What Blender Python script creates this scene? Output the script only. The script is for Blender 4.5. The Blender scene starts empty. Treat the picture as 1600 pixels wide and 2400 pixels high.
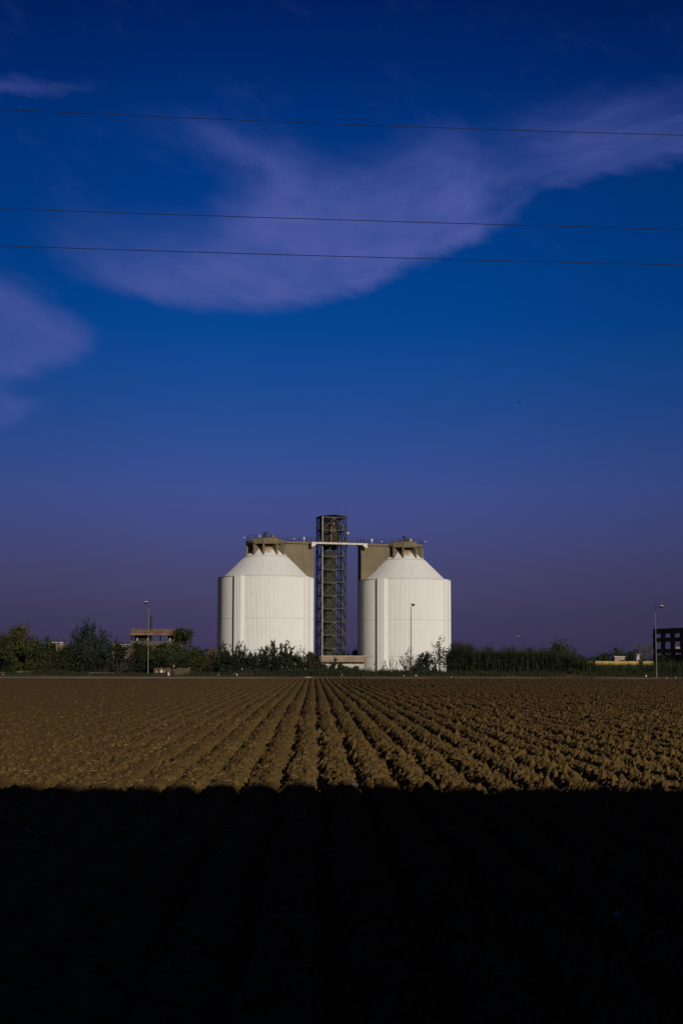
import bpy, math, random
import numpy as np
from mathutils import Vector, Matrix

C = bpy.context.scene.collection
R = math.radians
rnd = random.Random(7)
nrg = np.random.default_rng(11)

# ------------------------------------------------------------------ camera
F = 3333.0                       # focal length in pixels of the 1600 x 2400 photograph
CAM = Vector((0, 0, 1.92))
HORIZON = 1560.0
PITCH = math.atan((HORIZON - 1200) / F)
ROT = Matrix.Rotation(R(90) + PITCH, 3, 'X') @ Matrix.Rotation(R(0.12), 3, 'Z')
sc = bpy.context.scene
cd = bpy.data.cameras.new('camera')
cam = bpy.data.objects.new('camera', cd)
C.objects.link(cam)
cam.matrix_world = Matrix.Translation(CAM) @ ROT.to_4x4()
cd.sensor_fit = 'VERTICAL'
cd.sensor_height = 36.0
cd.lens = 36.0 * F / 2400.0
cd.clip_start = 0.1
cd.clip_end = 20000
sc.camera = cam


def ray(x, y):
    return ROT @ Vector(((x - 800) / F, -(y - 1200) / F, -1.0))


def at(x, y, Y):
    """the point at depth Y seen at pixel (x, y) of the photograph"""
    d = ray(x, y)
    return CAM + d * (Y / d.y)


def azel(x, y):
    d = ray(x, y).normalized()
    return math.degrees(math.atan2(d.x, d.y)), math.degrees(math.asin(d.z))


# ------------------------------------------------------------------ light
SUN_AZ, SUN_EL = 26.0, 17.0      # behind the camera, to the right
S = Vector((math.sin(R(SUN_AZ)) * math.cos(R(SUN_EL)), -math.cos(R(SUN_AZ)) * math.cos(R(SUN_EL)), math.sin(R(SUN_EL))))
sl = bpy.data.lights.new('sun', 'SUN')
sl.energy = 3.0
sl.angle = R(0.53)
sl.color = (1.0, 0.91, 0.79)
so = bpy.data.objects.new('sun', sl)
C.objects.link(so)
so.rotation_euler = S.to_track_quat('Z', 'Y').to_euler()
so.location = (20, -60, 60)

sc.view_settings.view_transform = 'Standard'
sc.view_settings.look = 'None'
sc.view_settings.exposure = 0
sc.view_settings.gamma = 1


def lin(c):
    c = c / 255.0
    return c / 12.92 if c <= 0.04045 else ((c + 0.055) / 1.055) ** 2.4


def rgb(r, g, b):
    return (lin(r), lin(g), lin(b))


# ------------------------------------------------------------------ node helper
class NT:
    def __init__(s, tree):
        s.t = tree

    def n(s, typ, ins=None, **props):
        nd = s.t.nodes.new(typ)
        for k, v in props.items():
            setattr(nd, k, v)
        for k, v in (ins or {}).items():
            if isinstance(v, bpy.types.NodeSocket):
                s.t.links.new(v, nd.inputs[k])
            else:
                nd.inputs[k].default_value = v
        return nd

    def m(s, op, a, b=None, c=None, clamp=False):
        ins = {0: a}
        if b is not None:
            ins[1] = b
        if c is not None:
            ins[2] = c
        nd = s.n('ShaderNodeMath', ins, operation=op)
        nd.use_clamp = clamp
        return nd.outputs[0]

    def mix(s, f, a, b, typ='MIX'):
        nd = s.n('ShaderNodeMix', data_type='RGBA', blend_type=typ)
        for i, v in ((0, f), (6, a), (7, b)):
            if isinstance(v, bpy.types.NodeSocket):
                s.t.links.new(v, nd.inputs[i])
            elif i == 0:
                nd.inputs[0].default_value = v
            else:
                nd.inputs[i].default_value = tuple(v)[:3] + (1,)
        return nd.outputs[2]

    def noise(s, vec, scale, detail=3, rough=0.5, out=0, **kw):
        nd = s.n('ShaderNodeTexNoise', {'Scale': scale, 'Detail': detail, 'Roughness': rough}, **kw)
        if vec is not None:
            s.t.links.new(vec, nd.inputs['Vector'])
        return nd.outputs[out]

    def step(s, x, a, b):
        nd = s.n('ShaderNodeMapRange', {0: x, 1: a, 2: b, 3: 0.0, 4: 1.0}, interpolation_type='SMOOTHSTEP')
        return nd.outputs[0]

    def ramp(s, f, stops, interp='LINEAR'):
        nd = s.n('ShaderNodeValToRGB', {0: f})
        cr = nd.color_ramp
        cr.interpolation = interp
        while len(cr.elements) < len(stops):
            cr.elements.new(0.5)
        for e, (p, c) in zip(cr.elements, stops):
            e.position = p
            e.color = tuple(c)[:3] + (1,)
        return nd.outputs[0]

    def curve(s, x, pts):
        nd = s.n('ShaderNodeFloatCurve', {0: 1.0, 1: x})
        c = nd.mapping.curves[0]
        while len(c.points) < len(pts):
            c.points.new(0.5, 0.5)
        for p, (a, b) in zip(c.points, pts):
            p.location = (a, b)
        nd.mapping.update()
        return nd.outputs[0]


# ------------------------------------------------------------------ sky
world = bpy.data.worlds.new('World')
sc.world = world
world.use_nodes = True
w = NT(world.node_tree)
w.t.nodes.clear()
sky = w.n('ShaderNodeTexSky', sky_type='NISHITA')
sky.sun_disc = False
sky.sun_elevation = R(SUN_EL)
sky.sun_rotation = R(180 - SUN_AZ)
tc = w.n('ShaderNodeTexCoord')
sx = w.n('ShaderNodeSeparateXYZ', {0: tc.outputs['Generated']})
X_, Y_, Z_ = sx.outputs
el = w.m('MULTIPLY', w.m('ARCSINE', Z_), 180 / math.pi)
az = w.m('MULTIPLY', w.m('ARCTAN2', X_, Y_), 180 / math.pi)
# what the clear sky measures in front of the camera at sky strength 0.1 (elevation: linear rgb)
NISH = {0: (.4202, .3986, .2577), 1: (.5644, .5555, .372), 2: (.6047, .644, .4614), 4: (.5623, .6825, .5963), 6: (.476, .6315, .648),
        8: (.4048, .5676, .6478), 10: (.3499, .5082, .625), 12: (.3013, .4508, .5891), 15: (.2522, .3868, .5351),
        20: (.1927, .3035, .4484), 25: (.1535, .2449, .3779), 30: (.1263, .2031, .3226)}
NE = sorted(NISH)
# the deep polarised evening blue that the photograph shows, by row
ROWS = [(0, (0, 31, 92)), (150, (0, 40, 107)), (300, (0, 50, 121)), (600, (0, 62, 136)), (770, (6, 68, 143)), (870, (22, 72, 145)),
        (960, (34, 74, 145)), (1060, (48, 77, 144)), (1150, (60, 78, 142)), (1250, (67, 74, 128)), (1350, (68, 69, 111)),
        (1450, (65, 62, 98)), (1550, (61, 57, 92))]
TINT = 2.5                       # the ramp holds tint * TINT, undone below, so that its stops stay well inside 0..1
stops = []
for y, c in reversed(ROWS):
    e = azel(800, y)[1]
    nv = [float(np.interp(e, NE, [NISH[k][i] for k in NE])) for i in range(3)]
    stops.append((max(0.0, e / 40.0), [lin(v) / n_ * TINT for v, n_ in zip(c, nv)]))
tint = w.ramp(w.m('DIVIDE', el, 40.0), stops)
clear = w.n('ShaderNodeVectorMath', {0: w.mix(1.0, sky.outputs[0], tint, 'MULTIPLY'), 1: (1 / TINT,) * 3}, operation='MULTIPLY').outputs[0]

# cirrus: bands between a lower and an upper edge, both given over azimuth, broken by fibres that curve round a common centre
vec = w.n('ShaderNodeCombineXYZ', {0: az, 1: el}).outputs[0]
wv = w.noise(vec, 0.35, 4, 0.55, out=1)
ws = w.n('ShaderNodeSeparateXYZ', {0: wv}).outputs
fv0 = w.n('ShaderNodeCombineXYZ', {0: w.m('MULTIPLY', w.m('ADD', az, w.m('MULTIPLY', el, 0.6)), 0.35), 1: w.m('SUBTRACT', w.m('MULTIPLY', el, 1.1), w.m('MULTIPLY', az, -0.30))}).outputs[0]
azw = w.m('ADD', az, w.m('MULTIPLY', w.m('SUBTRACT', ws[0], 0.5), 1.5))
w2 = w.n('ShaderNodeSeparateXYZ', {0: w.noise(fv0, 1.0, 4, 0.6, out=1)}).outputs
elw = w.m('ADD', w.m('ADD', el, w.m('MULTIPLY', w.m('SUBTRACT', w2[0], 0.5), 1.1)), w.m('MULTIPLY', w.m('SUBTRACT', ws[1], 0.5), 0.8))
c0 = azel(790, -120)
dx = w.m('SUBTRACT', az, c0[0])
dy = w.m('SUBTRACT', el, c0[1])
rad = w.m('SQRT', w.m('ADD', w.m('MULTIPLY', dx, dx), w.m('MULTIPLY', dy, dy)))
ang = w.m('ARCTAN2', dx, w.m('MULTIPLY', dy, -1.0))
radw = w.m('ADD', rad, w.m('MULTIPLY', w.m('SUBTRACT', ws[2], 0.5), 1.0))
fv = w.n('ShaderNodeCombineXYZ', {0: w.m('MULTIPLY', radw, 1.0), 1: w.m('MULTIPLY', ang, 1.6)}).outputs[0]
fib = w.noise(fv, 1.0, 5, 0.62)
fib2 = w.noise(vec, 0.55, 5, 0.6)
TX = w.m('DIVIDE', w.m('ADD', azw, 18.0), 36.0)


def edge(pts):
    """an edge drawn over azimuth, as elevation in degrees"""
    out = []
    for x, y in pts:
        a, e = azel(x, y)
        out.append(((a + 18) / 36, e / 40))
    return w.m('MULTIPLY', w.curve(TX, out), 40.0)


def band(lower, upper, soft_low, soft_up, left, right, amount):
    lo, up = edge(lower), edge(upper)
    a = w.step(w.m('SUBTRACT', elw, lo), -0.1 * soft_low, soft_low)
    b = w.step(w.m('SUBTRACT', up, elw), -0.45 * soft_up, 0.55 * soft_up)
    d = w.m('MULTIPLY', a, b)
    for (x0, x1) in (left, right):
        if x0 is not None:
            d = w.m('MULTIPLY', d, w.step(azw, azel(x0, 1200)[0], azel(x1, 1200)[0]))
    return w.m('MULTIPLY', d, amount)


main = band([(-100, 560), (60, 590), (130, 635), (250, 695), (400, 727), (560, 742), (700, 732), (830, 700), (960, 655), (1060, 605), (1150, 560), (1230, 500), (1290, 400), (1400, 300)],
            [(-100, 500), (60, 505), (160, 520), (300, 560), (400, 562), (480, 540), (545, 475), (610, 415), (690, 385), (790, 415), (880, 408), (960, 375), (1045, 338), (1105, 385), (1150, 430), (1400, 440)],
            0.85, 3.8, (0, 330), (1205, 1095), 0.92)
ext = band([(900, 640), (1000, 625), (1080, 600), (1150, 562), (1230, 505), (1290, 440), (1400, 380)],
           [(900, 440), (1000, 430), (1080, 400), (1180, 400), (1280, 420), (1400, 420)],
           0.9, 1.8, (1000, 1120), (1310, 1210), 0.42)
upper = band([(100, 330), (250, 330), (350, 350), (450, 390), (560, 460), (640, 510), (740, 560), (900, 600), (1200, 600)],
             [(100, 250), (250, 262), (350, 275), (450, 285), (560, 305), (640, 330), (740, 405), (900, 480), (1200, 480)],
             2.0, 2.2, (180, 540), (900, 660), 0.56)
right = band([(900, 420), (1060, 430), (1200, 450), (1350, 447), (1450, 425), (1600, 392), (1760, 350)],
             [(900, 330), (1060, 320), (1200, 290), (1350, 255), (1450, 235), (1600, 225), (1760, 200)],
             0.7, 2.6, (1000, 1400), (None, None), 0.55)
leftc = band([(-200, 985), (0, 928), (90, 895), (170, 860), (215, 828), (260, 785)],
             [(-200, 560), (0, 645), (60, 670), (130, 725), (190, 770), (240, 800)],
             1.1, 1.4, (None, None), (255, 185), 0.84)
left2 = band([(-200, 1050), (0, 1015), (60, 990), (120, 960), (200, 915)],
             [(-200, 880), (0, 915), (60, 925), (120, 935), (200, 960)],
             0.9, 0.8, (None, None), (190, 80), 0.72)
wisp = band([(-200, 240), (0, 232), (100, 228), (220, 205), (300, 190)],
            [(-200, 170), (0, 190), (100, 195), (220, 190), (300, 190)],
            0.5, 0.8, (None, None), (250, 150), 0.42)
far = w.m('MULTIPLY', w.step(w.m('ABSOLUTE', az), 24.0, 45.0), w.m('MULTIPLY', w.step(fib2, 0.5, 0.75), 0.4))
lv = w.n('ShaderNodeCombineXYZ', {0: w.m('MULTIPLY', w.m('ADD', az, w.m('MULTIPLY', el, 0.25)), 0.22), 1: w.m('ADD', w.m('MULTIPLY', el, 1.3), w.m('SUBTRACT', w.m('MULTIPLY', ws[2], 1.2), w.m('MULTIPLY', az, 0.22)))}).outputs[0]
fibr = w.m('ADD', 0.40, w.m('MULTIPLY', w.step(w.noise(lv, 1.0, 5, 0.6), 0.25, 0.72), 0.60))
fibm = w.m('ADD', w.m('MULTIPLY', w.step(fib, 0.24, 0.72), 0.62), w.m('MULTIPLY', w.step(fib2, 0.28, 0.68), 0.45))
fibs = w.m('MULTIPLY', w.m('ADD', 0.46, w.m('MULTIPLY', fibm, 0.54)), w.m('ADD', 0.74, w.m('MULTIPLY', w.step(az, -12.0, -1.0), 0.26)))
dens = None
for d, f in ((main, fibs), (ext, fibm), (upper, fibm), (right, fibr), (leftc, fibs), (left2, fibs), (wisp, fibr)):
    d = w.m('MULTIPLY', d, f)
    # 1-(1-a)(1-b)
    dens = d if dens is None else w.m('SUBTRACT', w.m('ADD', dens, d), w.m('MULTIPLY', dens, d))
thin = w.noise(w.n('ShaderNodeCombineXYZ', {0: w.m('MULTIPLY', w.m('SUBTRACT', az, w.m('MULTIPLY', el, 0.5)), 0.20), 1: w.m('MULTIPLY', w.m('ADD', el, w.m('MULTIPLY', az, 0.5)), 0.42), 2: 3.0}).outputs[0], 1.0, 6, 0.65)
front = w.m('MULTIPLY', w.step(Y_, 0.0, 0.2), w.step(thin, 0.50, 0.80))
dens = w.m('MULTIPLY', dens, w.step(Y_, 0.3, 0.5))
dens = w.m('ADD', dens, w.m('ADD', far, w.m('MULTIPLY', front, w.m('MULTIPLY', w.step(el, 13, 20), 0.13))), clamp=True)
cl = rgb(79, 91, 161)
# vignette put into the sky colour, deeper away from the middle of the view
deep = w.m('SUBTRACT', 1.0, w.m('ADD', w.m('MULTIPLY', w.step(az, 3.0, 15.0), 0.13), w.m('MULTIPLY', w.step(w.m('MULTIPLY', az, -1.0), 4.0, 14.0), 0.15)))
clear = w.n('ShaderNodeVectorMath', {0: clear, 1: w.n('ShaderNodeCombineXYZ', {0: deep, 1: deep, 2: deep}).outputs[0]}, operation='MULTIPLY').outputs[0]
# behind the viewer, round the low sun, the sky is paler and more neutral
hazy = w.n('ShaderNodeVectorMath', {0: sky.outputs[0], 1: (0.05, 0.05, 0.05)}, operation='MULTIPLY').outputs[0]
clear = w.mix(w.step(Y_, 0.1, -0.35), clear, hazy)
cloud = w.mix(dens, clear, [v * 10 for v in cl])        # x10: the background strength is 0.1
bg = w.n('ShaderNodeBackground', {0: cloud, 1: 0.1})
wo = w.n('ShaderNodeOutputWorld', {0: bg.outputs[0]})

# ------------------------------------------------------------------ materials


def mat(name, a, b=None, scale=1.0, rough=0.85, spec=0.25, bump=0.0, bscale=None, detail=4, metal=0.0, coord='Object', contrast=(0.35, 0.65)):
    m = bpy.data.materials.new(name)
    m.use_nodes = True
    t = NT(m.node_tree)
    bs = m.node_tree.nodes['Principled BSDF']
    bs.inputs['Roughness'].default_value = rough
    bs.inputs['Specular IOR Level'].default_value = spec
    bs.inputs['Metallic'].default_value = metal
    co = t.n('ShaderNodeTexCoord').outputs[coord]
    if b is None:
        b = [v * 0.72 for v in a]
    nz = t.noise(co, scale, detail, 0.6)
    col = t.mix(t.step(nz, *contrast), a, b)
    t.t.links.new(col, bs.inputs['Base Color'])
    if bump:
        bz = t.noise(co, bscale or scale * 6, 4, 0.6)
        bp = t.n('ShaderNodeBump', {'Strength': bump, 'Height': bz, 'Distance': 0.05})
        t.t.links.new(bp.outputs[0], bs.inputs['Normal'])
    return m


M = {}


def soil_material():
    m = bpy.data.materials.new('ploughed_soil')
    m.use_nodes = True
    t = NT(m.node_tree)
    bs = m.node_tree.nodes['Principled BSDF']
    bs.inputs['Roughness'].default_value = 0.95
    bs.inputs['Specular IOR Level'].default_value = 0.08
    co = t.n('ShaderNodeTexCoord').outputs['Object']
    big = t.step(t.noise(co, 0.06, 3, 0.6), 0.3, 0.7)
    mid = t.step(t.noise(co, 2.4, 5, 0.65), 0.3, 0.7)
    fine = t.step(t.noise(co, 22.0, 3, 0.6), 0.25, 0.75)
    c = t.mix(big, (0.129, 0.0825, 0.0245), (0.112, 0.072, 0.0222))
    c = t.mix(t.m('MULTIPLY', mid, 0.45), c, (0.090, 0.058, 0.0185))
    c = t.mix(t.m('MULTIPLY', fine, 0.30), c, (0.165, 0.098, 0.042))
    clod_shade = t.step(t.noise(co, 9.0, 2, 0.5), 0.60, 0.70)  # dark specks painted as the shade behind small clods
    c = t.mix(t.m('MULTIPLY', clod_shade, 0.55), c, (0.045, 0.026, 0.010))
    t.t.links.new(c, bs.inputs['Base Color'])
    bz = t.noise(co, 30.0, 5, 0.7)
    bp = t.n('ShaderNodeBump', {'Strength': 0.5, 'Height': bz, 'Distance': 0.03})
    t.t.links.new(bp.outputs[0], bs.inputs['Normal'])
    return m


def silo_material():
    m = bpy.data.materials.new('white_silo_paint')
    m.use_nodes = True
    t = NT(m.node_tree)
    bs = m.node_tree.nodes['Principled BSDF']
    bs.inputs['Roughness'].default_value = 0.6
    bs.inputs['Specular IOR Level'].default_value = 0.25
    co = t.n('ShaderNodeTexCoord').outputs['Object']
    s = t.n('ShaderNodeSeparateXYZ', {0: co}).outputs
    an = t.m('ARCTAN2', s[0], s[1])
    v1 = t.n('ShaderNodeCombineXYZ', {0: t.m('MULTIPLY', an, 30.0), 1: t.m('MULTIPLY', s[2], 0.03)}).outputs[0]
    st = t.step(t.noise(v1, 1.0, 4, 0.7), 0.35, 0.7)
    grime = t.step(t.noise(co, 0.35, 5, 0.65), 0.45, 0.8)
    c = t.mix(t.m('MULTIPLY', st, 0.45), (0.72, 0.72, 0.705), (0.645, 0.642, 0.622))
    c = t.mix(t.m('MULTIPLY', grime, 0.35), c, (0.59, 0.575, 0.54))
    # rust stain that has run down from under the cap of the cone
    rn = t.m('ADD', s[2], t.m('MULTIPLY', t.m('SUBTRACT', t.noise(co, 1.1, 4, 0.6), 0.5), 2.6))
    rust = t.m('MULTIPLY', t.step(rn, 26.9, 28.6), t.step(t.noise(co, 0.45, 3, 0.5), 0.25, 0.55))
    c = t.mix(t.m('MULTIPLY', rust, 0.95), c, (0.30, 0.185, 0.08))
    # run-off streaks on the cone
    v2 = t.n('ShaderNodeCombineXYZ', {0: t.m('MULTIPLY', an, 22.0), 1: t.m('MULTIPLY', s[2], 0.1), 2: 5.0}).outputs[0]
    run = t.m('MULTIPLY', t.step(t.noise(v2, 1.0, 3, 0.6), 0.5, 0.75), t.step(s[2], 21.9, 22.5))
    c = t.mix(t.m('MULTIPLY', run, 0.42), c, (0.44, 0.41, 0.39))
    t.t.links.new(c, bs.inputs['Base Color'])
    return m


def concrete_material(name, a, b):
    m = bpy.data.materials.new(name)
    m.use_nodes = True
    t = NT(m.node_tree)
    bs = m.node_tree.nodes['Principled BSDF']
    bs.inputs['Roughness'].default_value = 0.9
    bs.inputs['Specular IOR Level'].default_value = 0.15
    co = t.n('ShaderNodeTexCoord').outputs['Object']
    s = t.n('ShaderNodeSeparateXYZ', {0: co}).outputs
    n1 = t.step(t.noise(co, 0.5, 5, 0.65), 0.3, 0.7)
    v = t.n('ShaderNodeCombineXYZ', {0: t.m('MULTIPLY', s[0], 2.2), 1: t.m('MULTIPLY', s[1], 2.2), 2: t.m('MULTIPLY', s[2], 0.15)}).outputs[0]
    n2 = t.step(t.noise(v, 1.0, 4, 0.6), 0.4, 0.75)
    c = t.mix(n1, a, b)
    c = t.mix(t.m('MULTIPLY', n2, 0.4), c, [q * 0.6 for q in b])
    # formwork joints
    j = t.m('LESS_THAN', t.m('FRACT', t.m('DIVIDE', s[2], 2.45)), 0.03)
    c = t.mix(t.m('MULTIPLY', j, 0.4), c, [q * 0.55 for q in b])
    t.t.links.new(c, bs.inputs['Base Color'])
    return m


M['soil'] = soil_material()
M['silo'] = silo_material()
M['concrete'] = concrete_material('weathered_concrete', (0.190, 0.157, 0.104), (0.150, 0.122, 0.079))
M['dark_concrete'] = concrete_material('dark_concrete', (0.06, 0.062, 0.058), (0.04, 0.042, 0.04))
M['pale_concrete'] = concrete_material('pale_concrete', (0.115, 0.085, 0.055), (0.065, 0.05, 0.034))
M['seam'] = mat('grey_flashing', (0.56, 0.54, 0.50), (0.48, 0.46, 0.43), 2.0)
M['steel'] = mat('grey_green_steel', (0.050, 0.051, 0.043), (0.030, 0.031, 0.027), 1.2, rough=0.6)
M['brace'] = mat('light_grey_steel', (0.105, 0.102, 0.082), (0.062, 0.061, 0.050), 1.2, rough=0.6)
M['interior_shade'] = mat('near_black_interior', (0.010, 0.011, 0.010), (0.016, 0.016, 0.014), 1.0)  # shade inside the tower, put into a near-black colour
M['dark_steel'] = mat('dark_steel', (0.020, 0.023, 0.022), (0.013, 0.015, 0.015), 1.5, rough=0.6)
M['rail'] = mat('railing_steel', (0.032, 0.034, 0.033), (0.022, 0.023, 0.023), 2.0, rough=0.6)
M['shaft'] = mat('grey_cladding', (0.047, 0.044, 0.030), (0.033, 0.031, 0.021), 0.8)
M['rusty'] = mat('rusty_brown_paint', (0.092, 0.042, 0.018), (0.05, 0.024, 0.012), 1.6)
M['ochre'] = mat('ochre_pipe_paint', (0.12, 0.065, 0.022), (0.06, 0.034, 0.013), 1.6)
M['pale'] = mat('pale_pipe_paint', (0.50, 0.45, 0.42), (0.40, 0.36, 0.33), 1.0, rough=0.5)
M['white'] = mat('white_painted_steel', (0.66, 0.61, 0.55), (0.44, 0.40, 0.35), 1.6, rough=0.6)
M['beige'] = mat('beige_fascia', (0.29, 0.215, 0.14), (0.215, 0.16, 0.105), 0.6)
M['render'] = mat('white_render', (0.52, 0.49, 0.46), (0.36, 0.33, 0.30), 0.7)
M['pink'] = mat('pinkish_render', (0.36, 0.25, 0.20), (0.27, 0.185, 0.15), 0.9)
M['tile'] = mat('clay_roof_tiles', (0.27, 0.17, 0.112), (0.17, 0.10, 0.066), 0.9)
M['brick'] = mat('red_brick', (0.13, 0.05, 0.03), (0.06, 0.03, 0.02), 1.2)
M['green_render'] = mat('pale_green_render', (0.098, 0.108, 0.062), (0.062, 0.07, 0.04), 0.8)
M['wood'] = mat('dark_timber', (0.028, 0.02, 0.013), (0.018, 0.013, 0.009), 3.0)
M['yellow'] = mat('yellow_paint', (0.50, 0.34, 0.10), (0.40, 0.265, 0.075), 0.6)
M['lamp_pole'] = mat('galvanised_pole', (0.17, 0.16, 0.14), (0.12, 0.112, 0.10), 2.0, rough=0.5)
M['dark_pole'] = mat('dark_pole_paint', (0.022, 0.023, 0.022), (0.03, 0.03, 0.03), 2.0, rough=0.5)
M['lens'] = mat('lamp_cover', (0.62, 0.58, 0.56), (0.5, 0.47, 0.45), 3.0, rough=0.3)
M['wire'] = mat('weathered_cable', (0.012, 0.012, 0.014), (0.018, 0.018, 0.02), 4.0, rough=0.6)
M['track'] = mat('pale_dirt', (0.25, 0.185, 0.12), (0.18, 0.13, 0.08), 0.25, bump=0.3, bscale=4)
M['earth'] = mat('dry_earth', (0.075, 0.05, 0.026), (0.05, 0.036, 0.019), 0.2, bump=0.3, bscale=3)
M['glass'] = mat('dark_window', (0.02, 0.024, 0.028), (0.03, 0.034, 0.04), 1.0, rough=0.15, spec=0.5)
M['litter'] = mat('white_plastic', (0.62, 0.58, 0.55), (0.5, 0.47, 0.44), 6.0, rough=0.5)
M['litter_blue'] = mat('bluish_plastic', (0.16, 0.24, 0.26), (0.12, 0.18, 0.20), 6.0, rough=0.4)
M['straw'] = mat('dry_straw', (0.42, 0.30, 0.16), (0.28, 0.19, 0.09), 3.0)
M['bark'] = mat('grey_brown_bark', (0.06, 0.045, 0.032), (0.035, 0.027, 0.02), 3.0)
M['twig'] = mat('dry_twigs', (0.055, 0.045, 0.033), (0.035, 0.03, 0.022), 3.0)
M['pale_twig'] = mat('pale_twigs', (0.15, 0.12, 0.10), (0.09, 0.075, 0.065), 3.0)
M['wallback'] = mat('factory_wall', (0.30, 0.27, 0.23), (0.24, 0.21, 0.18), 0.3)


def leaf_mat(name, a, b, scale=0.9):
    return mat(name, a, b, scale * 2.6, rough=0.7, spec=0.2, detail=6, contrast=(0.36, 0.64))


M['leaf_olive'] = leaf_mat('olive_leaves', (0.042, 0.050, 0.014), (0.020, 0.027, 0.008))
M['leaf_yellow'] = leaf_mat('yellowing_leaves', (0.072, 0.062, 0.017), (0.034, 0.034, 0.010))
M['leaf_dark'] = leaf_mat('dark_green_leaves', (0.024, 0.031, 0.011), (0.012, 0.017, 0.007))
M['leaf_grey'] = leaf_mat('grey_green_leaves', (0.040, 0.047, 0.029), (0.022, 0.028, 0.018))
M['leaf_blue'] = leaf_mat('bluish_green_leaves', (0.020, 0.032, 0.019), (0.011, 0.018, 0.012))
M['leaf_brown'] = leaf_mat('browning_leaves', (0.055, 0.038, 0.016), (0.028, 0.021, 0.010))
M['reed'] = leaf_mat('reed_leaves', (0.023, 0.031, 0.010), (0.011, 0.016, 0.006), 0.5)
M['grass'] = leaf_mat('verge_grass_blades', (0.022, 0.030, 0.010), (0.014, 0.019, 0.007), 0.3)
M['dry_grass'] = leaf_mat('dry_grass_blades', (0.085, 0.060, 0.028), (0.045, 0.034, 0.016), 0.6)
M['black_cloth'] = mat('black_cloth', (0.010, 0.011, 0.013), (0.016, 0.017, 0.02), 6.0, rough=0.9)
M['skin'] = mat('skin', (0.45, 0.27, 0.20), (0.40, 0.23, 0.17), 8.0, rough=0.55)
M['scarf'] = mat('pink_headscarf', (0.62, 0.40, 0.38), (0.50, 0.10, 0.09), 7.0, rough=0.8)
M['red_cloth'] = mat('dark_red_cloth', (0.22, 0.022, 0.022), (0.15, 0.015, 0.016), 6.0)
M['sack'] = mat('white_sack', (0.55, 0.52, 0.50), (0.38, 0.35, 0.33), 4.0)
M['orange'] = mat('orange_brown_sack', (0.26, 0.105, 0.04), (0.15, 0.07, 0.03), 3.0)
M['rubber'] = mat('tyre_rubber', (0.012, 0.012, 0.012), (0.018, 0.018, 0.018), 6.0)
M['bird'] = mat('dark_feathers', (0.012, 0.012, 0.014), (0.02, 0.02, 0.022), 20.0)

# ------------------------------------------------------------------ mesh helpers


class MB:
    def __init__(s):
        s.v, s.f = [], []

    def add(s, vs, fs):
        o = len(s.v)
        s.v += [tuple(p) for p in vs]
        s.f += [tuple(o + i for i in f) for f in fs]
        return s

    def box(s, c, size, rz=0.0, tilt=None):
        hx, hy, hz = [q / 2 for q in size]
        m = Matrix.Rotation(rz, 3, 'Z')
        if tilt is not None:
            m = m @ tilt
        vs = [Vector(c) + m @ Vector((a * hx, b * hy, d * hz)) for d in (-1, 1) for a, b in ((-1, -1), (1, -1), (1, 1), (-1, 1))]
        return s.add(vs, [(3, 2, 1, 0), (4, 5, 6, 7), (0, 1, 5, 4), (1, 2, 6, 5), (2, 3, 7, 6), (3, 0, 4, 7)])

    def tube(s, pts, radii, n=6, cap=True):
        pts = [Vector(p) for p in pts]
        if not isinstance(radii, (list, tuple)):
            radii = [radii] * len(pts)
        o = len(s.v)
        for i, p in enumerate(pts):
            d = (pts[min(i + 1, len(pts) - 1)] - pts[max(i - 1, 0)]).normalized()
            u = d.cross(Vector((0.13, 0.91, 0.39)))
            if u.length < 0.05:
                u = d.cross(Vector((1, 0, 0)))
            u.normalize()
            q = d.cross(u)
            for k in range(n):
                t = 2 * math.pi * k / n
                s.v.append(tuple(p + (u * math.cos(t) + q * math.sin(t)) * radii[i]))
        for i in range(len(pts) - 1):
            for k in range(n):
                a, b = o + i * n + k, o + i * n + (k + 1) % n
                s.f.append((a, b, b + n, a + n))
        if cap:
            s.f.append(tuple(o + k for k in reversed(range(n))))
            e = o + (len(pts) - 1) * n
            s.f.append(tuple(e + k for k in range(n)))
        return s

    def bar(s, a, b, t):
        return s.tube([a, b], t * 0.62, 4)

    def lathe(s, prof, n=24, c=(0, 0, 0), a0=0.0, close=True):
        o = len(s.v)
        for r_, z in prof:
            for k in range(n):
                t = a0 + 2 * math.pi * k / n
                s.v.append((c[0] + r_ * math.sin(t), c[1] - r_ * math.cos(t), c[2] + z))
        for i in range(len(prof) - 1):
            for k in range(n):
                a, b = o + i * n + k, o + i * n + (k + 1) % n
                s.f.append((a, b, b + n, a + n))
        if close:
            s.f.append(tuple(o + k for k in reversed(range(n))))
            e = o + (len(prof) - 1) * n
            s.f.append(tuple(e + k for k in range(n)))
        return s

    def prism(s, poly, lo, hi, axis=2, rz=0.0, loc=(0, 0, 0)):
        """poly in two coordinates, extruded along the third"""
        m = Matrix.Rotation(rz, 3, 'Z')
        n = len(poly)
        vs = []
        for e in (lo, hi):
            for p in poly:
                q = [p[0], p[1]]
                q.insert(axis, e)
                vs.append(Vector(loc) + m @ Vector(q))
        fs = [tuple(reversed(range(n))), tuple(range(n, 2 * n))] + [(i, (i + 1) % n, n + (i + 1) % n, n + i) for i in range(n)]
        return s.add(vs, fs)

    def build(s, name, m, parent=None, smooth=False, loc=None):
        me = bpy.data.meshes.new(name)
        me.from_pydata(s.v, [], s.f)
        me.materials.append(m)
        if smooth:
            me.polygons.foreach_set('use_smooth', [True] * len(me.polygons))
        me.update()
        o = bpy.data.objects.new(name, me)
        C.objects.link(o)
        if parent:
            o.parent = parent
        if loc is not None:
            o.location = loc
        return o


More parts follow.
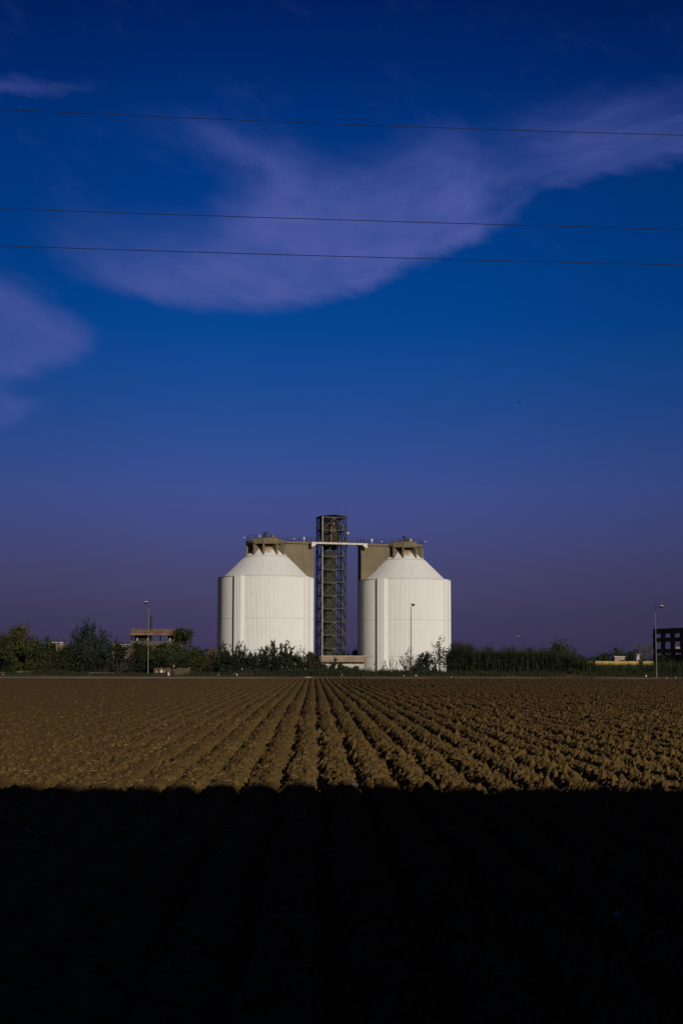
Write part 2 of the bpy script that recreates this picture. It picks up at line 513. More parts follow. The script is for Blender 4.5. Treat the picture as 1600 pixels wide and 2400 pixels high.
def np_mesh(name, V, Fq, m, parent=None, smooth=False, loc=None):
    """mesh from arrays: V (n,3); Fq (m,k) with a constant k"""
    me = bpy.data.meshes.new(name)
    V = np.asarray(V, dtype=np.float32)
    Fq = np.asarray(Fq, dtype=np.int32)
    k = Fq.shape[1]
    me.vertices.add(len(V))
    me.vertices.foreach_set('co', V.ravel())
    me.loops.add(Fq.size)
    me.loops.foreach_set('vertex_index', Fq.ravel())
    me.polygons.add(len(Fq))
    me.polygons.foreach_set('loop_start', np.arange(0, Fq.size, k, dtype=np.int32))
    me.polygons.foreach_set('loop_total', np.full(len(Fq), k, dtype=np.int32))
    if smooth:
        me.polygons.foreach_set('use_smooth', np.ones(len(Fq), dtype=bool))
    me.materials.append(m)
    me.update(calc_edges=True)
    o = bpy.data.objects.new(name, me)
    C.objects.link(o)
    if parent:
        o.parent = parent
    if loc is not None:
        o.location = loc
    return o


def tag(o, label=None, cat=None, group=None, kind=None):
    if label:
        o['label'] = label
    if cat:
        o['category'] = cat
    if group:
        o['group'] = group
    if kind:
        o['kind'] = kind
    return o


def thing(name, label, cat, loc=(0, 0, 0), rz=0.0, group=None):
    o = bpy.data.objects.new(name, None)
    C.objects.link(o)
    o.location = loc
    o.rotation_euler = (0, 0, rz)
    return tag(o, label, cat, group)


def dup(root, loc, label, group=None):
    def cp(o, par):
        c = o.copy()
        C.objects.link(c)
        c.parent = par
        for ch in o.children:
            cp(ch, c)
        return c
    kids = list(root.children)
    r_ = root.copy()
    C.objects.link(r_)
    r_.location = loc
    r_['label'] = label
    if group:
        r_['group'] = group
    for k in kids:
        cp(k, r_)
    return r_


# ------------------------------------------------------------------ numpy noise
_lat = np.random.default_rng(3).random((256, 256)).astype(np.float32)


def vnoise(x, y):
    xi, yi = np.floor(x).astype(np.int64), np.floor(y).astype(np.int64)
    fx, fy = x - xi, y - yi
    fx, fy = fx * fx * (3 - 2 * fx), fy * fy * (3 - 2 * fy)
    g = lambda a, b: _lat[a & 255, b & 255]
    return (g(xi, yi) * (1 - fx) + g(xi + 1, yi) * fx) * (1 - fy) + (g(xi, yi + 1) * (1 - fx) + g(xi + 1, yi + 1) * fx) * fy


def hsh(a, b, k):
    n = (a * 73856093) ^ (b * 19349663) ^ (k * 83492791)
    n = (n ^ (n >> 13)) * 1274126177
    return ((n ^ (n >> 16)) & 0xFFFF).astype(np.float32) / 65535.0


def lumps(x, y, cell, rmin, rmax, keep, salt):
    """rounded clods: the highest of the domes that stand in the cells around each point"""
    gx, gy = x / cell, y / cell
    xi, yi = np.floor(gx).astype(np.int64), np.floor(gy).astype(np.int64)
    best = np.zeros_like(x)
    for i in (-1, 0, 1):
        for j in (-1, 0, 1):
            a, b = xi + i, yi + j
            px, py = a + hsh(a, b, salt), b + hsh(a, b, salt + 1)
            r_ = rmin + (rmax - rmin) * hsh(a, b, salt + 2) ** 2
            ex = 0.75 + 0.5 * hsh(a, b, salt + 4)
            d2 = ((gx - px) * ex) ** 2 + ((gy - py) / ex) ** 2
            rr = r_ / cell
            q = np.clip(1 - d2 / (rr * rr), 0, 1)
            h = np.sqrt(q) * r_ * (0.7 + 0.6 * hsh(a, b, salt + 5)) * (hsh(a, b, salt + 3) < keep)
            best = np.maximum(best, h)
    return best


ROW_DX = (735 - 800) / F
PITCH_ROW = 0.64


def soil_height(x, y):
    u = x - ROW_DX * y + 0.09 * (vnoise(x * 0.35 + 9, y * 0.22) - 0.5) + 0.05 * (vnoise(x * 1.3, y * 0.9 + 40) - 0.5) + 0.10 * (vnoise(x * 4.1 + 5, y * 3.3 + 17) - 0.5) + 0.07 * (vnoise(x * 9.7 + 31, y * 8.1) - 0.5)
    fr = (u / PITCH_ROW + 0.27) % 1.0
    d = np.abs(fr - 0.5) * PITCH_ROW                 # 0 in the furrow, 0.32 on the crest
    var = 0.85 + 0.4 * vnoise(x * 0.5 + 3, y * 0.4 + 11)
    lr = np.clip((x / np.maximum(y, 8) + 0.16) / 0.14, 0.0, 1.0)      # the left part was worked finer
    h = (0.058 + 0.136 * lr) * var * (1 - np.exp(-(d / 0.122) ** 2))
    side = np.clip(0.70 + 0.45 * np.clip((x / np.maximum(y, 8) + 0.08) / 0.12, -0.6, 1.0), 0.45, 1.15)
    side = side * (1 + 0.50 * np.exp(-(d / 0.122) ** 2))
    wob = 0.03 * (vnoise(x * 9, y * 9 + 70) - 0.5)
    h += side * (0.95 * lumps(x + wob, y, 0.115, 0.028, 0.068, 0.75, 1) + 0.85 * lumps(x + 7.3 + wob, y + 2.1, 0.27, 0.04, 0.105, 0.40, 21)
                 + 0.9 * lumps(x + 1.7, y + 5.5, 0.078, 0.02, 0.043, 0.8, 51))
    h += (1 - 0.6 * lr) * 0.95 * lumps(x + 4.4, y + 8.8, 0.20, 0.035, 0.075, 0.38, 81)
    h += 0.035 * (vnoise(x * 3.1, y * 3.1) - 0.5) + 0.018 * (vnoise(x * 13, y * 13) - 0.5) + 0.012 * (vnoise(x * 31, y * 31) - 0.5) + 0.10 * (vnoise(x * 0.12 + 50, y * 0.1) - 0.5)
    return h - 0.13


# ------------------------------------------------------------------ the field
def field_grid(y0, y1, kstep, dmin, ncol):
    ys = [y0]
    while ys[-1] < y1:
        ys.append(ys[-1] + max(dmin, ys[-1] * kstep))
    ys = np.array(ys)
    ts = np.linspace(-1, 1, ncol)
    half = 0.265 * ys + 1.6
    Xg = half[:, None] * ts[None, :]
    Yg = np.repeat(ys[:, None], ncol, 1)
    # break up the regular lattice
    jx = (nrg.random(Xg.shape) - 0.5) * 0.5 * (2 * half / ncol)[:, None]
    jy = (nrg.random(Xg.shape) - 0.5) * 0.5 * np.gradient(ys)[:, None]
    jx[[0, -1]] = 0
    jy[[0, -1]] = 0
    Xg, Yg = Xg + jx, Yg + jy
    return Xg, Yg, len(ys), ncol


Xg, Yg, nr, nc = field_grid(4.5, 213.0, 0.0012, 0.03, 1080)
Hg = soil_height(Xg, Yg)
fade = np.clip((213.0 - Yg) / 6.0, 0, 1)
Hg = Hg * fade + (1 - fade) * 0.02
V = np.stack([Xg, Yg, Hg], -1).reshape(-1, 3)
idx = np.arange(nr * nc).reshape(nr, nc)
Q = np.stack([idx[:-1, :-1], idx[:-1, 1:], idx[1:, 1:], idx[1:, :-1]], -1).reshape(-1, 4)
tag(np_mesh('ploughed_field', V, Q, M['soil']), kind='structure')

MB().add([(-9000, -3000, -0.42), (9000, -3000, -0.42), (9000, 12000, -0.42), (-9000, 12000, -0.42)], [(0, 1, 2, 3)]).build('ground', M['earth'])
tag(bpy.data.objects['ground'], kind='structure')


def strip(name, y0, y1, za, zb, m, x=400, n=200, rough=0.05):
    """a long bank across the view, with a slightly uneven top"""
    xs = np.linspace(-x, x, n)
    prof = [(y0, -0.45), (y0 + 0.3, za), ((y0 + y1) / 2, (za + zb) / 2), (y1 - 0.3, zb), (y1, -0.45)]
    V = []
    for X in xs:
        for (yy, zz) in prof:
            V.append((X, yy + (0.6 * (vnoise(np.array([X * 0.2]), np.array([yy]))[0] - 0.5) if zz > -0.4 else 0),
                      zz + (rough * 2 * (vnoise(np.array([X * 0.5 + yy]), np.array([yy * 3.3]))[0] - 0.5) if zz > -0.4 else 0)))
    k = len(prof)
    Q = [(i * k + j, (i + 1) * k + j, (i + 1) * k + j + 1, i * k + j + 1) for i in range(n - 1) for j in range(k - 1)]
    return tag(np_mesh(name, V, Q, m), kind='structure')


strip('dirt_track', 212.0, 226.0, 0.06, 0.12, M['track'])
strip('verge', 225.4, 2200.0, 0.28, 0.30, M['earth'], x=1500, n=400, rough=0.04)
GZ = 0.29

# pale straw lying on the soil
def slivers(n, y0, y1, lo, hi, m, bias, name):
    u = nrg.random(n)
    y = y0 * (y1 / y0) ** u
    t = np.clip(nrg.normal(bias, 0.5, n), -1, 1)
    x = t * 0.25 * y
    L = lo + (hi - lo) * nrg.random(n) ** 2
    a = nrg.random(n) * 2 * np.pi
    z = soil_height(x, y) + 0.02
    d = np.stack([np.cos(a), np.sin(a), (nrg.random(n) - 0.4) * 0.7], -1) * L[:, None] / 2
    wv = np.stack([-np.sin(a), np.cos(a), np.full(n, 0.5)], -1) * (0.002 + 0.004 * nrg.random(n) + 0.00007 * y)[:, None]
    c = np.stack([x, y, z + 0.01], -1)
    up = np.array([0, 0, 0.012])
    V = np.concatenate([c - d - wv, c - d + wv, c + up + wv * 1.3, c + up - wv * 1.3, c + d * 0.9 + wv, c + d * 0.9 - wv], 0)
    i = np.arange(n)
    Q = np.concatenate([np.stack([i, i + n, i + 2 * n, i + 3 * n], -1), np.stack([i + 3 * n, i + 2 * n, i + 4 * n, i + 5 * n], -1)], 0)
    o = np_mesh(name, V, Q, m)
    tag(o, 'pale broken straw scattered over the brown ploughed soil', 'straw', kind='stuff')
    return o


slivers(4200, 15, 200, 0.03, 0.16, M['straw'], -0.45, 'straw')

# ------------------------------------------------------------------ vegetation generators


def leaf_quads(P, size, stretch=1.6, up=0.3):
    n = len(P)
    a = nrg.normal(size=(n, 3))
    a[:, 2] = a[:, 2] * 0.8 + up
    a /= np.linalg.norm(a, axis=1)[:, None]
    b = np.cross(a, nrg.normal(size=(n, 3)))
    b /= np.linalg.norm(b, axis=1)[:, None]
    s_ = size * (0.6 + 0.8 * nrg.random(n))[:, None]
    a = a * s_ * stretch * 0.5
    b = b * s_ * 0.5
    V = np.concatenate([P - a, P + b * 0.9 - a * 0.1, P + a, P - b * 0.9 - a * 0.1], 0)
    i = np.arange(n)
    return V, np.stack([i, i + n, i + 2 * n, i + 3 * n], -1)


def branch_path(p0, p1, bend, k=5):
    p0, p1 = np.array(p0, float), np.array(p1, float)
    L = np.linalg.norm(p1 - p0)
    off = nrg.normal(size=3) * bend * L
    off[2] = abs(off[2]) * 0.6
    return [tuple(p0 + (p1 - p0) * t + off * 4 * t * (1 - t) * 0.5) for t in np.linspace(0, 1, k)]


def bush(name, label, cat, px, top, wpx, Y, leaf, n=1500, size=0.26, clumps=26, group=None, depth=None, shape='round', base=GZ, twigs=8, bark='bark', spray=0.12):
    """a bush or tree crown made of leaf clumps on limbs that rise from the ground"""
    n = int(n * 1.9)
    c = at(px, 1560, Y)
    H = at(px, top, Y).z - base
    W = wpx / F * Y
    D = depth or min(W, 5.0)
    root = thing(name, label, cat, (c.x, Y, base), 0, group)
    cs = []
    for _ in range(clumps):
        while True:
            a, b, z = nrg.uniform(-1, 1), nrg.uniform(-1, 1), nrg.uniform(0, 1)
            if shape == 'round':
                lim = math.sqrt(max(0, 1 - max(0, (z - 0.35) / 0.65) ** 2)) * (0.8 + 0.2 * min(1, z / 0.35))
            elif shape == 'cone':
                lim = (1 - z) ** 0.75 + 0.03
            elif shape == 'flat':
                lim = 1.0 if z > 0.78 else 0.10
            else:
                lim = 1.0 - 0.3 * z
            if a * a + b * b <= lim * lim:
                break
        cs.append((a * W * 0.45, b * D * 0.45, z * H * 0.93))
    cs = np.array(cs)
    rad_ = 0.16 * min(W, H) * nrg.uniform(0.55, 1.25, clumps)
    per = nrg.dirichlet(np.ones(clumps) * 3) * n
    P = []
    for q, r_, k in zip(cs, rad_, per.astype(int)):
        g = nrg.normal(size=(k, 3)) * r_ * 0.62
        P.append(q + g * np.array([1, 1, 0.85]))
    # sprays that break the outline
    ns = int(n * spray)
    ids = nrg.integers(0, clumps, ns)
    dirs = nrg.normal(size=(ns, 3)) * 0.5 + np.array([0, 0, 0.5])
    P.append(cs[ids] + dirs * rad_[ids][:, None] * 1.7)
    P = np.concatenate(P)
    P[:, 2] = np.clip(P[:, 2], 0.04, None)
    ok = (P[:, 2] < H * 1.04) & (np.abs(P[:, 0]) < W * 0.62)
    P = P[ok]
    V, Q = leaf_quads(P, size * 0.72)
    np_mesh('crown', V, Q, M[leaf], root)
    b = MB()
    r0 = 0.02 * H + 0.02
    for i in nrg.permutation(clumps)[:twigs]:
        p = branch_path((cs[i][0] * 0.15, cs[i][1] * 0.15, -0.05), cs[i], 0.10)
        b.tube(p, [r0 * (1 - 0.8 * t) for t in np.linspace(0, 1, len(p))], 5)
    b.build('trunk', M[bark], root)
    return root


def fan_shrub(name, label, cat, px, top, wpx, Y, leaf, stems=26, leaves=30, size=0.24, group=None, base=GZ, bare=0.0, spread=1.0, bark='twig', thick=0.035, side=3, low=0.25, seed_tops=None):
    """stems that rise in a fan from one foot, each set with leaves along its upper part"""
    c = at(px, 1560, Y)
    H = at(px, top, Y).z - base
    W = wpx / F * Y
    root = thing(name, label, cat, (c.x, Y, base), 0, group)
    b = MB()
    P = []
    for i in range(stems):
        t = nrg.uniform(-1, 1)
        hh = H * (1.0 - 0.40 * abs(t) ** 1.6) * nrg.uniform(0.66, 1.0)
        if i == 0:
            t, hh = nrg.uniform(-0.15, 0.15), H
        tip = (t * W / 2 * spread, nrg.uniform(-1, 1) * min(W, 3.0) * 0.4, hh)
        p = branch_path((t * W * 0.10, nrg.uniform(-.2, .2), -0.05), tip, 0.07, 6)
        b.tube(p, [thick * (1 - 0.8 * k / 5) for k in range(6)], 4)
        pa = np.array(p)
        segs = [(pa, 1.0)]
        for _ in range(side):
            k = nrg.integers(2, 5)
            q0 = pa[k]
            q1 = q0 + np.array([nrg.normal() * 0.5, nrg.normal() * 0.4, abs(nrg.normal()) * 0.5 + 0.35]) * H * 0.17
            p2 = branch_path(q0, q1, 0.06, 4)
            b.tube(p2, [thick * 0.5, thick * 0.4, thick * 0.3, thick * 0.2], 4)
            segs.append((np.array(p2), 0.6))
        for pa_, wgt in segs:
            m_ = int(leaves * 1.25 * wgt * (0 if nrg.random() < bare else 1))
            tt = nrg.uniform(low, 1.0, m_) if wgt == 1.0 else nrg.uniform(0.1, 1.0, m_)
            f = tt * (len(pa_) - 1)
            i0 = np.minimum(f.astype(int), len(pa_) - 2)
            q = pa_[i0] + (pa_[i0 + 1] - pa_[i0]) * (f - i0)[:, None]
            P.append(q + nrg.normal(size=(m_, 3)) * size * 0.38)
    b.build('stems', M[bark], root)
    P = np.concatenate(P) if P else np.zeros((0, 3))
    if len(P):
        V, Q = leaf_quads(P, size * 0.66, 2.1, 0.5)
        np_mesh('leaves', V, Q, M[leaf], root)
    return root


def bare_tree(label, px, top, wpx, Y, m='pale_twig', levels=5, group=None, name='bare_tree'):
    c = at(px, 1560, Y)
    H = at(px, top, Y).z - GZ
    W = wpx / F * Y
    root = thing(name, label, 'tree', (c.x, Y, GZ), 0, group)
    trunk, crown = MB(), MB()
    th = H * 0.32
    trunk.tube([(0, 0, -0.1), (0.05 * W, 0, th * 0.5), (0, 0, th)], [0.02 * H, 0.016 * H, 0.013 * H], 6)

    def grow(p, d, L, r_, lev):
        q = p + d * L
        crown.tube([p, (p + q) / 2 + Vector(nrg.normal(size=3)) * L * 0.05, q], [r_, r_ * 0.8, r_ * 0.6], 4, cap=False)
        if lev == 0:
            return
        for _ in range(3):
            e = (d + Vector((nrg.normal() * 0.42 * W / H * 1.6, nrg.normal() * 0.35, abs(nrg.normal()) * 0.25))).normalized()
            grow(p + d * L * nrg.uniform(0.55, 1.0), e, L * nrg.uniform(0.6, 0.85), r_ * 0.6, lev - 1)
    for k in range(4):
        d = Vector((nrg.normal() * 0.45 * W / H * 1.5, nrg.normal() * 0.35, 1.0)).normalized()
        grow(Vector((0, 0, th * nrg.uniform(0.6, 1.0))), d, H * 0.24, 0.010 * H, levels - 1)
    zmax = max(v[2] for v in crown.v)
    crown.v = [(a, b, th * 0.6 + (z - th * 0.6) * (H - th * 0.6) / (zmax - th * 0.6)) for a, b, z in crown.v]
    trunk.build('trunk', M['bark'], root)
    crown.build('branches', M[m], root)
    return root


# ------------------------------------------------------------------ the silos
CL = Vector((at(622, 1560, 330).x, 330.0, GZ))
CR = Vector((at(947, 1560, 339.6).x, 339.6, GZ))
AX = (CR - CL).normalized()                       # from the left silo to the right one
PSI = math.atan2(AX.y, AX.x)
RS = 11.05
Z_RIM = 21.8


def polar(r_, deg, z):
    a = R(deg)
    return Vector((r_ * math.sin(a), -r_ * math.cos(a), z))


def buttress_mesh(deg):
    """an upright band of the shell that stands proud of it, ribbed like the rest"""
    b = MB()
    if deg == -75:                       # square-edged panel in shade at the left edge
        m = Matrix.Rotation(R(deg), 3, 'Z')
        o = [(-1.3, -RS + 0.25), (-1.3, -RS - 0.10), (1.75, -RS + 0.12), (1.75, -RS + 0.4)]
        pts = [m @ Vector((p[0], p[1], 0)) for p in o]
        poly = [(p.x, p.y) for p in pts]
    else:
        P_ = 0.46 if deg == -30 else 0.20
        n = 20
        poly = []
        for k in range(n + 1):
            q = deg - 5.6 + 9.6 * k / n
            r_ = RS + P_ + (0.05 if k % 4 in (1, 2) else 0.0)
            poly.append((r_ * math.sin(R(q)), -r_ * math.cos(R(q))))
        for q, r_ in ((deg + 7.4, RS + 0.05), (deg + 7.4, RS - 0.2), (deg - 5.6, RS - 0.2)):
            poly.append((r_ * math.sin(R(q)), -r_ * math.cos(R(q))))
    b.prism(poly, -0.3, Z_RIM - 0.02)
    return b


def make_silo(base, sgn, label):
    root = thing('silo', label, 'silo', base)
    # ribbed shell: real ribs, about 0.3 m apart
    n = 4 * 236
    prof = [0.0, 0.07, 0.07, 0.0]
    b = MB()
    rs = [RS - 0.03 + prof[k % 4] for k in range(n)]
    zs = [-0.3, Z_RIM - 0.15]
    for z in zs:
        for k in range(n):
            t = 2 * math.pi * k / n
            b.v.append((rs[k] * math.sin(t), -rs[k] * math.cos(t), z))
    for k in range(n):
        b.f.append((k, (k + 1) % n, n + (k + 1) % n, n + k))
    b.build('shell', M['silo'], root)
    MB().lathe([(RS + 0.10, Z_RIM - 0.15), (RS + 0.14, Z_RIM + 0.02), (RS - 0.2, Z_RIM + 0.12), (9.7, Z_RIM + 0.2)], 96, close=False).build('rim', M['silo'], root)
    for z in (12.2, 3.6):
        MB().lathe([(RS + 0.02, z), (RS + 0.05, z + 0.02), (RS + 0.05, z + 0.08), (RS + 0.02, z + 0.10)], 96, close=False).build('seam_band', M['seam'], root)
    for d in (-75, -30, 60, 150, 195):
        buttress_mesh(d).build('buttress', M['silo'], root)
    # cone roof with standing seams
    b = MB()
    n = 4 * 84
    prof = [0.0, 0.0, 0.0, 0.07]
    z0 = Z_RIM + 0.14
    ring = [(9.75, z0), (5.05, z0 + 4.70 * 0.985), (2.1, z0 + 7.65 * 0.985)]
    for (r_, z) in ring:
        for k in range(n):
            t = 2 * math.pi * k / n
            b.v.append((r_ * math.sin(t), -r_ * math.cos(t), z + prof[k % 4] * (0.4 + 0.6 * r_ / 9.75)))
    for i in range(2):
        for k in range(n):
            b.f.append((i * n + k, i * n + (k + 1) % n, (i + 1) * n + (k + 1) % n, (i + 1) * n + k))
    b.build('cone_roof', M['silo'], root)
    MB().lathe([(5.13, z0 + 4.60), (5.13, z0 + 4.68), (5.0, z0 + 4.80), (5.0, z0 + 4.72)], 72, close=False).build('ridge_band', M['seam'], root)
    # fins that carry the deck
    zc = lambda r_: z0 + (9.75 - r_) * 0.985
    zd = 29.9
    for d in (-78, -35, -5, 35, 61, 100, 145, 190, 235):
        m = Matrix.Rotation(R(d), 3, 'Z')
        poly = [(-4.72, zc(4.72) - 0.25), (-4.72, zd), (-1.6, zd), (-1.6, zc(1.6) - 0.4)]
        f = MB()
        f.prism(poly, -0.19, 0.19, axis=0)
        f.v = [tuple(m @ Vector(v)) for v in f.v]
        f.build('fin', M['concrete'], root)
    MB().lathe([(4.3, zd - 0.35), (4.78, zd + 0.02), (4.78, zd + 0.42), (0.1, zd + 0.46)], 40).build('deck', M['concrete'], root)
    MB().lathe([(3.25, zd + 0.44), (3.25, zd + 1.15), (0.1, zd + 1.2)], 8, a0=R(22)).build('plinth', M['concrete'], root)
    for d0, d1 in ((-35, -5), (-5, 35)):
        p0, p1 = polar(4.74, d0, 0), polar(4.74, d1, 0)
        mid = (p0 + p1) / 2
        L = (p1 - p0).length
        MB().box((mid.x, mid.y, zd + 0.22), (L, 0.3, 1.25), R((d0 + d1) / 2)).build('fascia', M['concrete'], root)
    # equipment on the plinth
    zt = zd + 1.18
    s = -sgn
    e = MB()
    e.lathe([(0.34, 0), (0.34, 1.0), (0.55, 1.05), (0.55, 1.3), (0.12, 1.45)], 14, (0.15 * s, -0.6, zt))
    e.build('vent', M['steel'], root)
    e = MB()
    e.lathe([(0.62, 0), (0.62, 0.35), (0.5, 0.62), (0.2, 0.78)], 16, (1.55 * -s * -1 * sgn * -1, -0.4, zt))
    e.build('hatch_dome', M['concrete'], root)
    e = MB()
    e.lathe([(0.17, 0), (0.17, 0.72), (0.05, 0.8)], 12, (-1.55 * sgn, -0.9, zt))
    e.build('white_pipe', M['white'], root)
    e = MB()
    MB().box((-0.7 * sgn, -0.3, zt + 0.35), (0.35, 0.5, 0.7)).build('motor', M['dark_steel'], root)
    MB().box((0.75 * sgn, -0.9, zt + 0.3), (0.25, 0.4, 0.6)).build('motor', M['dark_steel'], root)
    MB().bar((1.0 * sgn, -0.5, zt), (1.1 * sgn, -0.5, zt + 1.05), 0.08).build('vent_pipe', M['dark_steel'], root)
    # railing of the round deck
    rl = MB()
    zr = zd + 0.44
    for k in range(24):
        d0, d1 = k * 15, k * 15 + 15
        mid = Vector((math.cos(PSI), math.sin(PSI), 0)) * sgn
        if polar(1, d0 + 7, 0).dot(mid) > 0.9:
            continue
        for h in (0.55, 1.1):
            rl.bar(polar(4.65, d0, zr + h), polar(4.65, d1, zr + h), 0.05)
        if k % 2 == 0:
            rl.bar(polar(4.65, d0, zr), polar(4.65, d0, zr + 1.12), 0.06)
    rl.build('railing', M['rail'], root)
    # the concrete wall beside the cone, carrying the walkway to the tower
    T = lambda a, p, z: Vector((math.cos(PSI) * a * sgn - math.sin(PSI) * p, math.sin(PSI) * a * sgn + math.cos(PSI) * p, z))
    L0, L1 = 3.2, 11.15
    wl = MB()
    wl.box(T((L0 + L1) / 2, 0.0, (21.75 + 29.9) / 2), (L1 - L0, 2.6, 8.15 - 0.01), PSI)
    wl.build('stair_wall', M['concrete'], root)
    MB().box(T((4.0 + L1 + 0.2) / 2, 0.0, 30.12), (L1 + 0.2 - 4.0, 3.5, 0.42), PSI).build('walkway', M['concrete'], root)
    rl = MB()
    for p in (-1.68, 1.68):
        for h in (0.5, 1.1):
            rl.bar(T(4.5, p, 30.33 + h), T(L1 + 0.2, p, 30.33 + h), 0.05)
        for k in range(8):
            a = 4.6 + k * (L1 + 0.1 - 4.6) / 7
            rl.bar(T(a, p, 30.33), T(a, p, 30.33 + 1.12), 0.055)
    rl.build('railing', M['rail'], root)
    MB().box(T(8.6, -1.76, 31.2), (0.38, 0.05, 0.5), PSI).box(T(8.6, -1.76, 30.68), (0.10, 0.05, 0.54), PSI).build('sign_plate', M['white'], root)
    MB().box(T(6.2, -1.76, 30.95), (0.6, 0.05, 0.12), PSI).build('sign_plate', M['pale'], root)
    fl = MB()
    p = polar(4.75, -90 * sgn, 31.2)
    fl.bar(p, p + Vector((-0.45 * sgn, -0.1, 0.1)), 0.06).box(p + Vector((-0.45 * sgn, -0.1, 0.02)), (0.22, 0.2, 0.16))
    fl.build('floodlight', M['white'], root)
    return root


make_silo(CL, 1, 'white ribbed silo left of the dark steel tower, bushes before its foot')
make_silo(CR, -1, 'white ribbed silo right of the dark steel tower, lamp post before it')

# ------------------------------------------------------------------ conveyor bridge
mid = (CL + CR) / 2
br = thing('bridge', 'white beam footbridge crossing in front of the steel tower between the silo walls', 'bridge', mid, PSI)
span = (CR - CL).length
bx0, bx1 = -(span / 2 - 11.0), (span / 2 - 11.0)
for i in range(4):
    a, b_ = bx0 + (bx1 - bx0) * i / 4, bx0 + (bx1 - bx0) * (i + 1) / 4
    MB().box(((a + b_) / 2, -2.95, 30.06), (b_ - a - 0.03, 0.3, 0.40)).build('beam', M['white'], br)
MB().box(((bx0 + bx1) / 2, -2.0, 30.36), (bx1 - bx0 + 0.8, 1.9, 0.14)).build('walkway', M['dark_steel'], br)
for sx_, x in ((-1, bx0), (1, bx1)):
    k = MB()
    k.prism([(x, 30.28), (x + sx_ * 0.9, 30.28), (x + sx_ * 0.9, 29.1), (x + sx_ * 0.45, 29.2), (x - sx_ * 0.2, 29.7)], -3.1, -2.2, axis=1)
    k.build('bracket', M['white'], br)
rl = MB()
for p in (-2.9,):
    for h in (0.5, 1.1):
        rl.bar((bx0 - .3, p, 30.43 + h), (bx1 + .3, p, 30.43 + h), 0.05)
    for k in range(13):
        x = bx0 + (bx1 - bx0) * k / 12
        rl.bar((x, p, 30.43), (x, p, 31.55), 0.055)
rl.build('railing', M['rail'], br)

# ------------------------------------------------------------------ steel tower
tc_ = at(776, 1560, 335.6)
tw = thing('tower', 'dark open steel tower with zigzag stairs standing between the two white silos', 'tower', (tc_.x, 335.6, GZ), PSI)
TWX, TWY = 2.93, 2.2
DZ = 3.07
LV = [2.63 + DZ * k for k in range(0, 12)]
ZT = 36.75
for (sx_, sy) in ((-1, -1), (1, -1), (1, 1), (-1, 1)):
    p = MB()
    p.box((sx_ * TWX, sy * TWY, ZT / 2 - 0.1), (0.34, 0.34, ZT + 0.2))
    p.build('post', M['dark_steel'], tw)
pp = MB()
pp.tube([(-TWX + 0.02, -TWY - 0.30, -0.2), (-TWX + 0.02, -TWY - 0.30, ZT - 0.2)], 0.11, 8)
pp.build('downpipe', M['pale'], tw)
for i, z in enumerate(LV):
    if z > ZT:
        break
    b = MB()
    b.box((0, -TWY, z), (2 * TWX - 0.36, 0.2, 0.24)).box((0, TWY, z), (2 * TWX - 0.36, 0.2, 0.24))
    b.box((-TWX, 0, z), (0.2, 2 * TWY - 0.36, 0.24)).box((TWX, 0, z), (0.2, 2 * TWY - 0.36, 0.24))
    b.build('floor_beam', M['steel'], tw)
    # landing with its railing, on the left half, and beside the stairs
    if z < ZT - 1.5:
        MB().box((-TWX + 0.65, 0.1, z + 0.19), (1.0, 2 * TWY - 0.7, 0.06)).build('landing', M['dark_steel'], tw)
        MB().box((TWX - 0.5, 0.5, z + 0.19), (0.75, 2.4, 0.06)).build('landing', M['dark_steel'], tw)
    r_ = MB()
    for h in (0.5, 1.05):
        r_.bar((-TWX, -TWY + 0.2, z + 0.2 + h), (-TWX, TWY - 0.2, z + 0.2 + h), 0.05)
        r_.bar((-TWX + 0.2, -TWY + 0.02, z + 0.2 + h), (TWX - 0.2, -TWY + 0.02, z + 0.2 + h), 0.045)
    for k in range(5):
        y = -TWY + 0.3 + k * (2 * TWY - 0.6) / 4
        r_.bar((-TWX, y, z + 0.2), (-TWX, y, z + 1.27), 0.05)
    for k in range(6):
        x = -TWX + 0.4 + k * (2 * TWX - 0.8) / 5
        r_.bar((x, -TWY + 0.02, z + 0.15), (x, -TWY + 0.02, z + 1.27), 0.04)
    if z < ZT - 1.5:
        r_.build('railing', M['rail'], tw)
    zb = z - DZ if i else -0.1
    zt_ = z - 0.15
    g = MB()
    g.box((0.0, -TWY - 0.02, zt_ - 0.12), (0.55, 0.10, 0.30))
    g.build('gusset', M['brace'], tw)
    for sx_ in (-1, 1):
        MB().bar((0, -TWY - 0.03, zt_ - 0.08), (sx_ * (TWX - 0.2), -TWY - 0.03, zb + 0.2), 0.17).build('brace', M['brace'], tw)
        MB().bar((0, TWY, zt_ - 0.1), (sx_ * (TWX - 0.2), TWY, zb + 0.2), 0.22).build('brace', M['dark_steel'], tw)
    for sx_ in (-1, 1):
        q = MB()
        for sy in (-1, 1):
            q.bar((sx_ * TWX, 0, zt_ - 0.1), (sx_ * TWX, sy * (TWY - 0.2), zb + 0.2), 0.13)
        q.build('side_brace', M['dark_steel'], tw)
    # stair flight: two stringers and treads
    if i < 11:
        f = MB()
        x0, x1 = 1.15, 2.35
        za, zb2 = (z - DZ + 0.25 if i else 0.0), z + 0.2
        if i % 2 == 0:
            ya, yb = -1.5, 0.9
        else:
            ya, yb = -1.5, 0.9
        for x in (x0, x0 + 0.75):
            f.bar((x, ya, za), (x + 0.75, yb, zb2), 0.19)
            f.bar((x, ya, za + 1.0), (x + 0.75, yb, zb2 + 1.0), 0.09)
        for k in range(11):
            t = (k + 0.5) / 11
            f.box((x0 + 0.375 + 0.75 * t, ya + (yb - ya) * t, za + (zb2 - za) * t), (0.75, 0.26, 0.05))
        f.build('stair_flight', M['dark_steel'], tw)
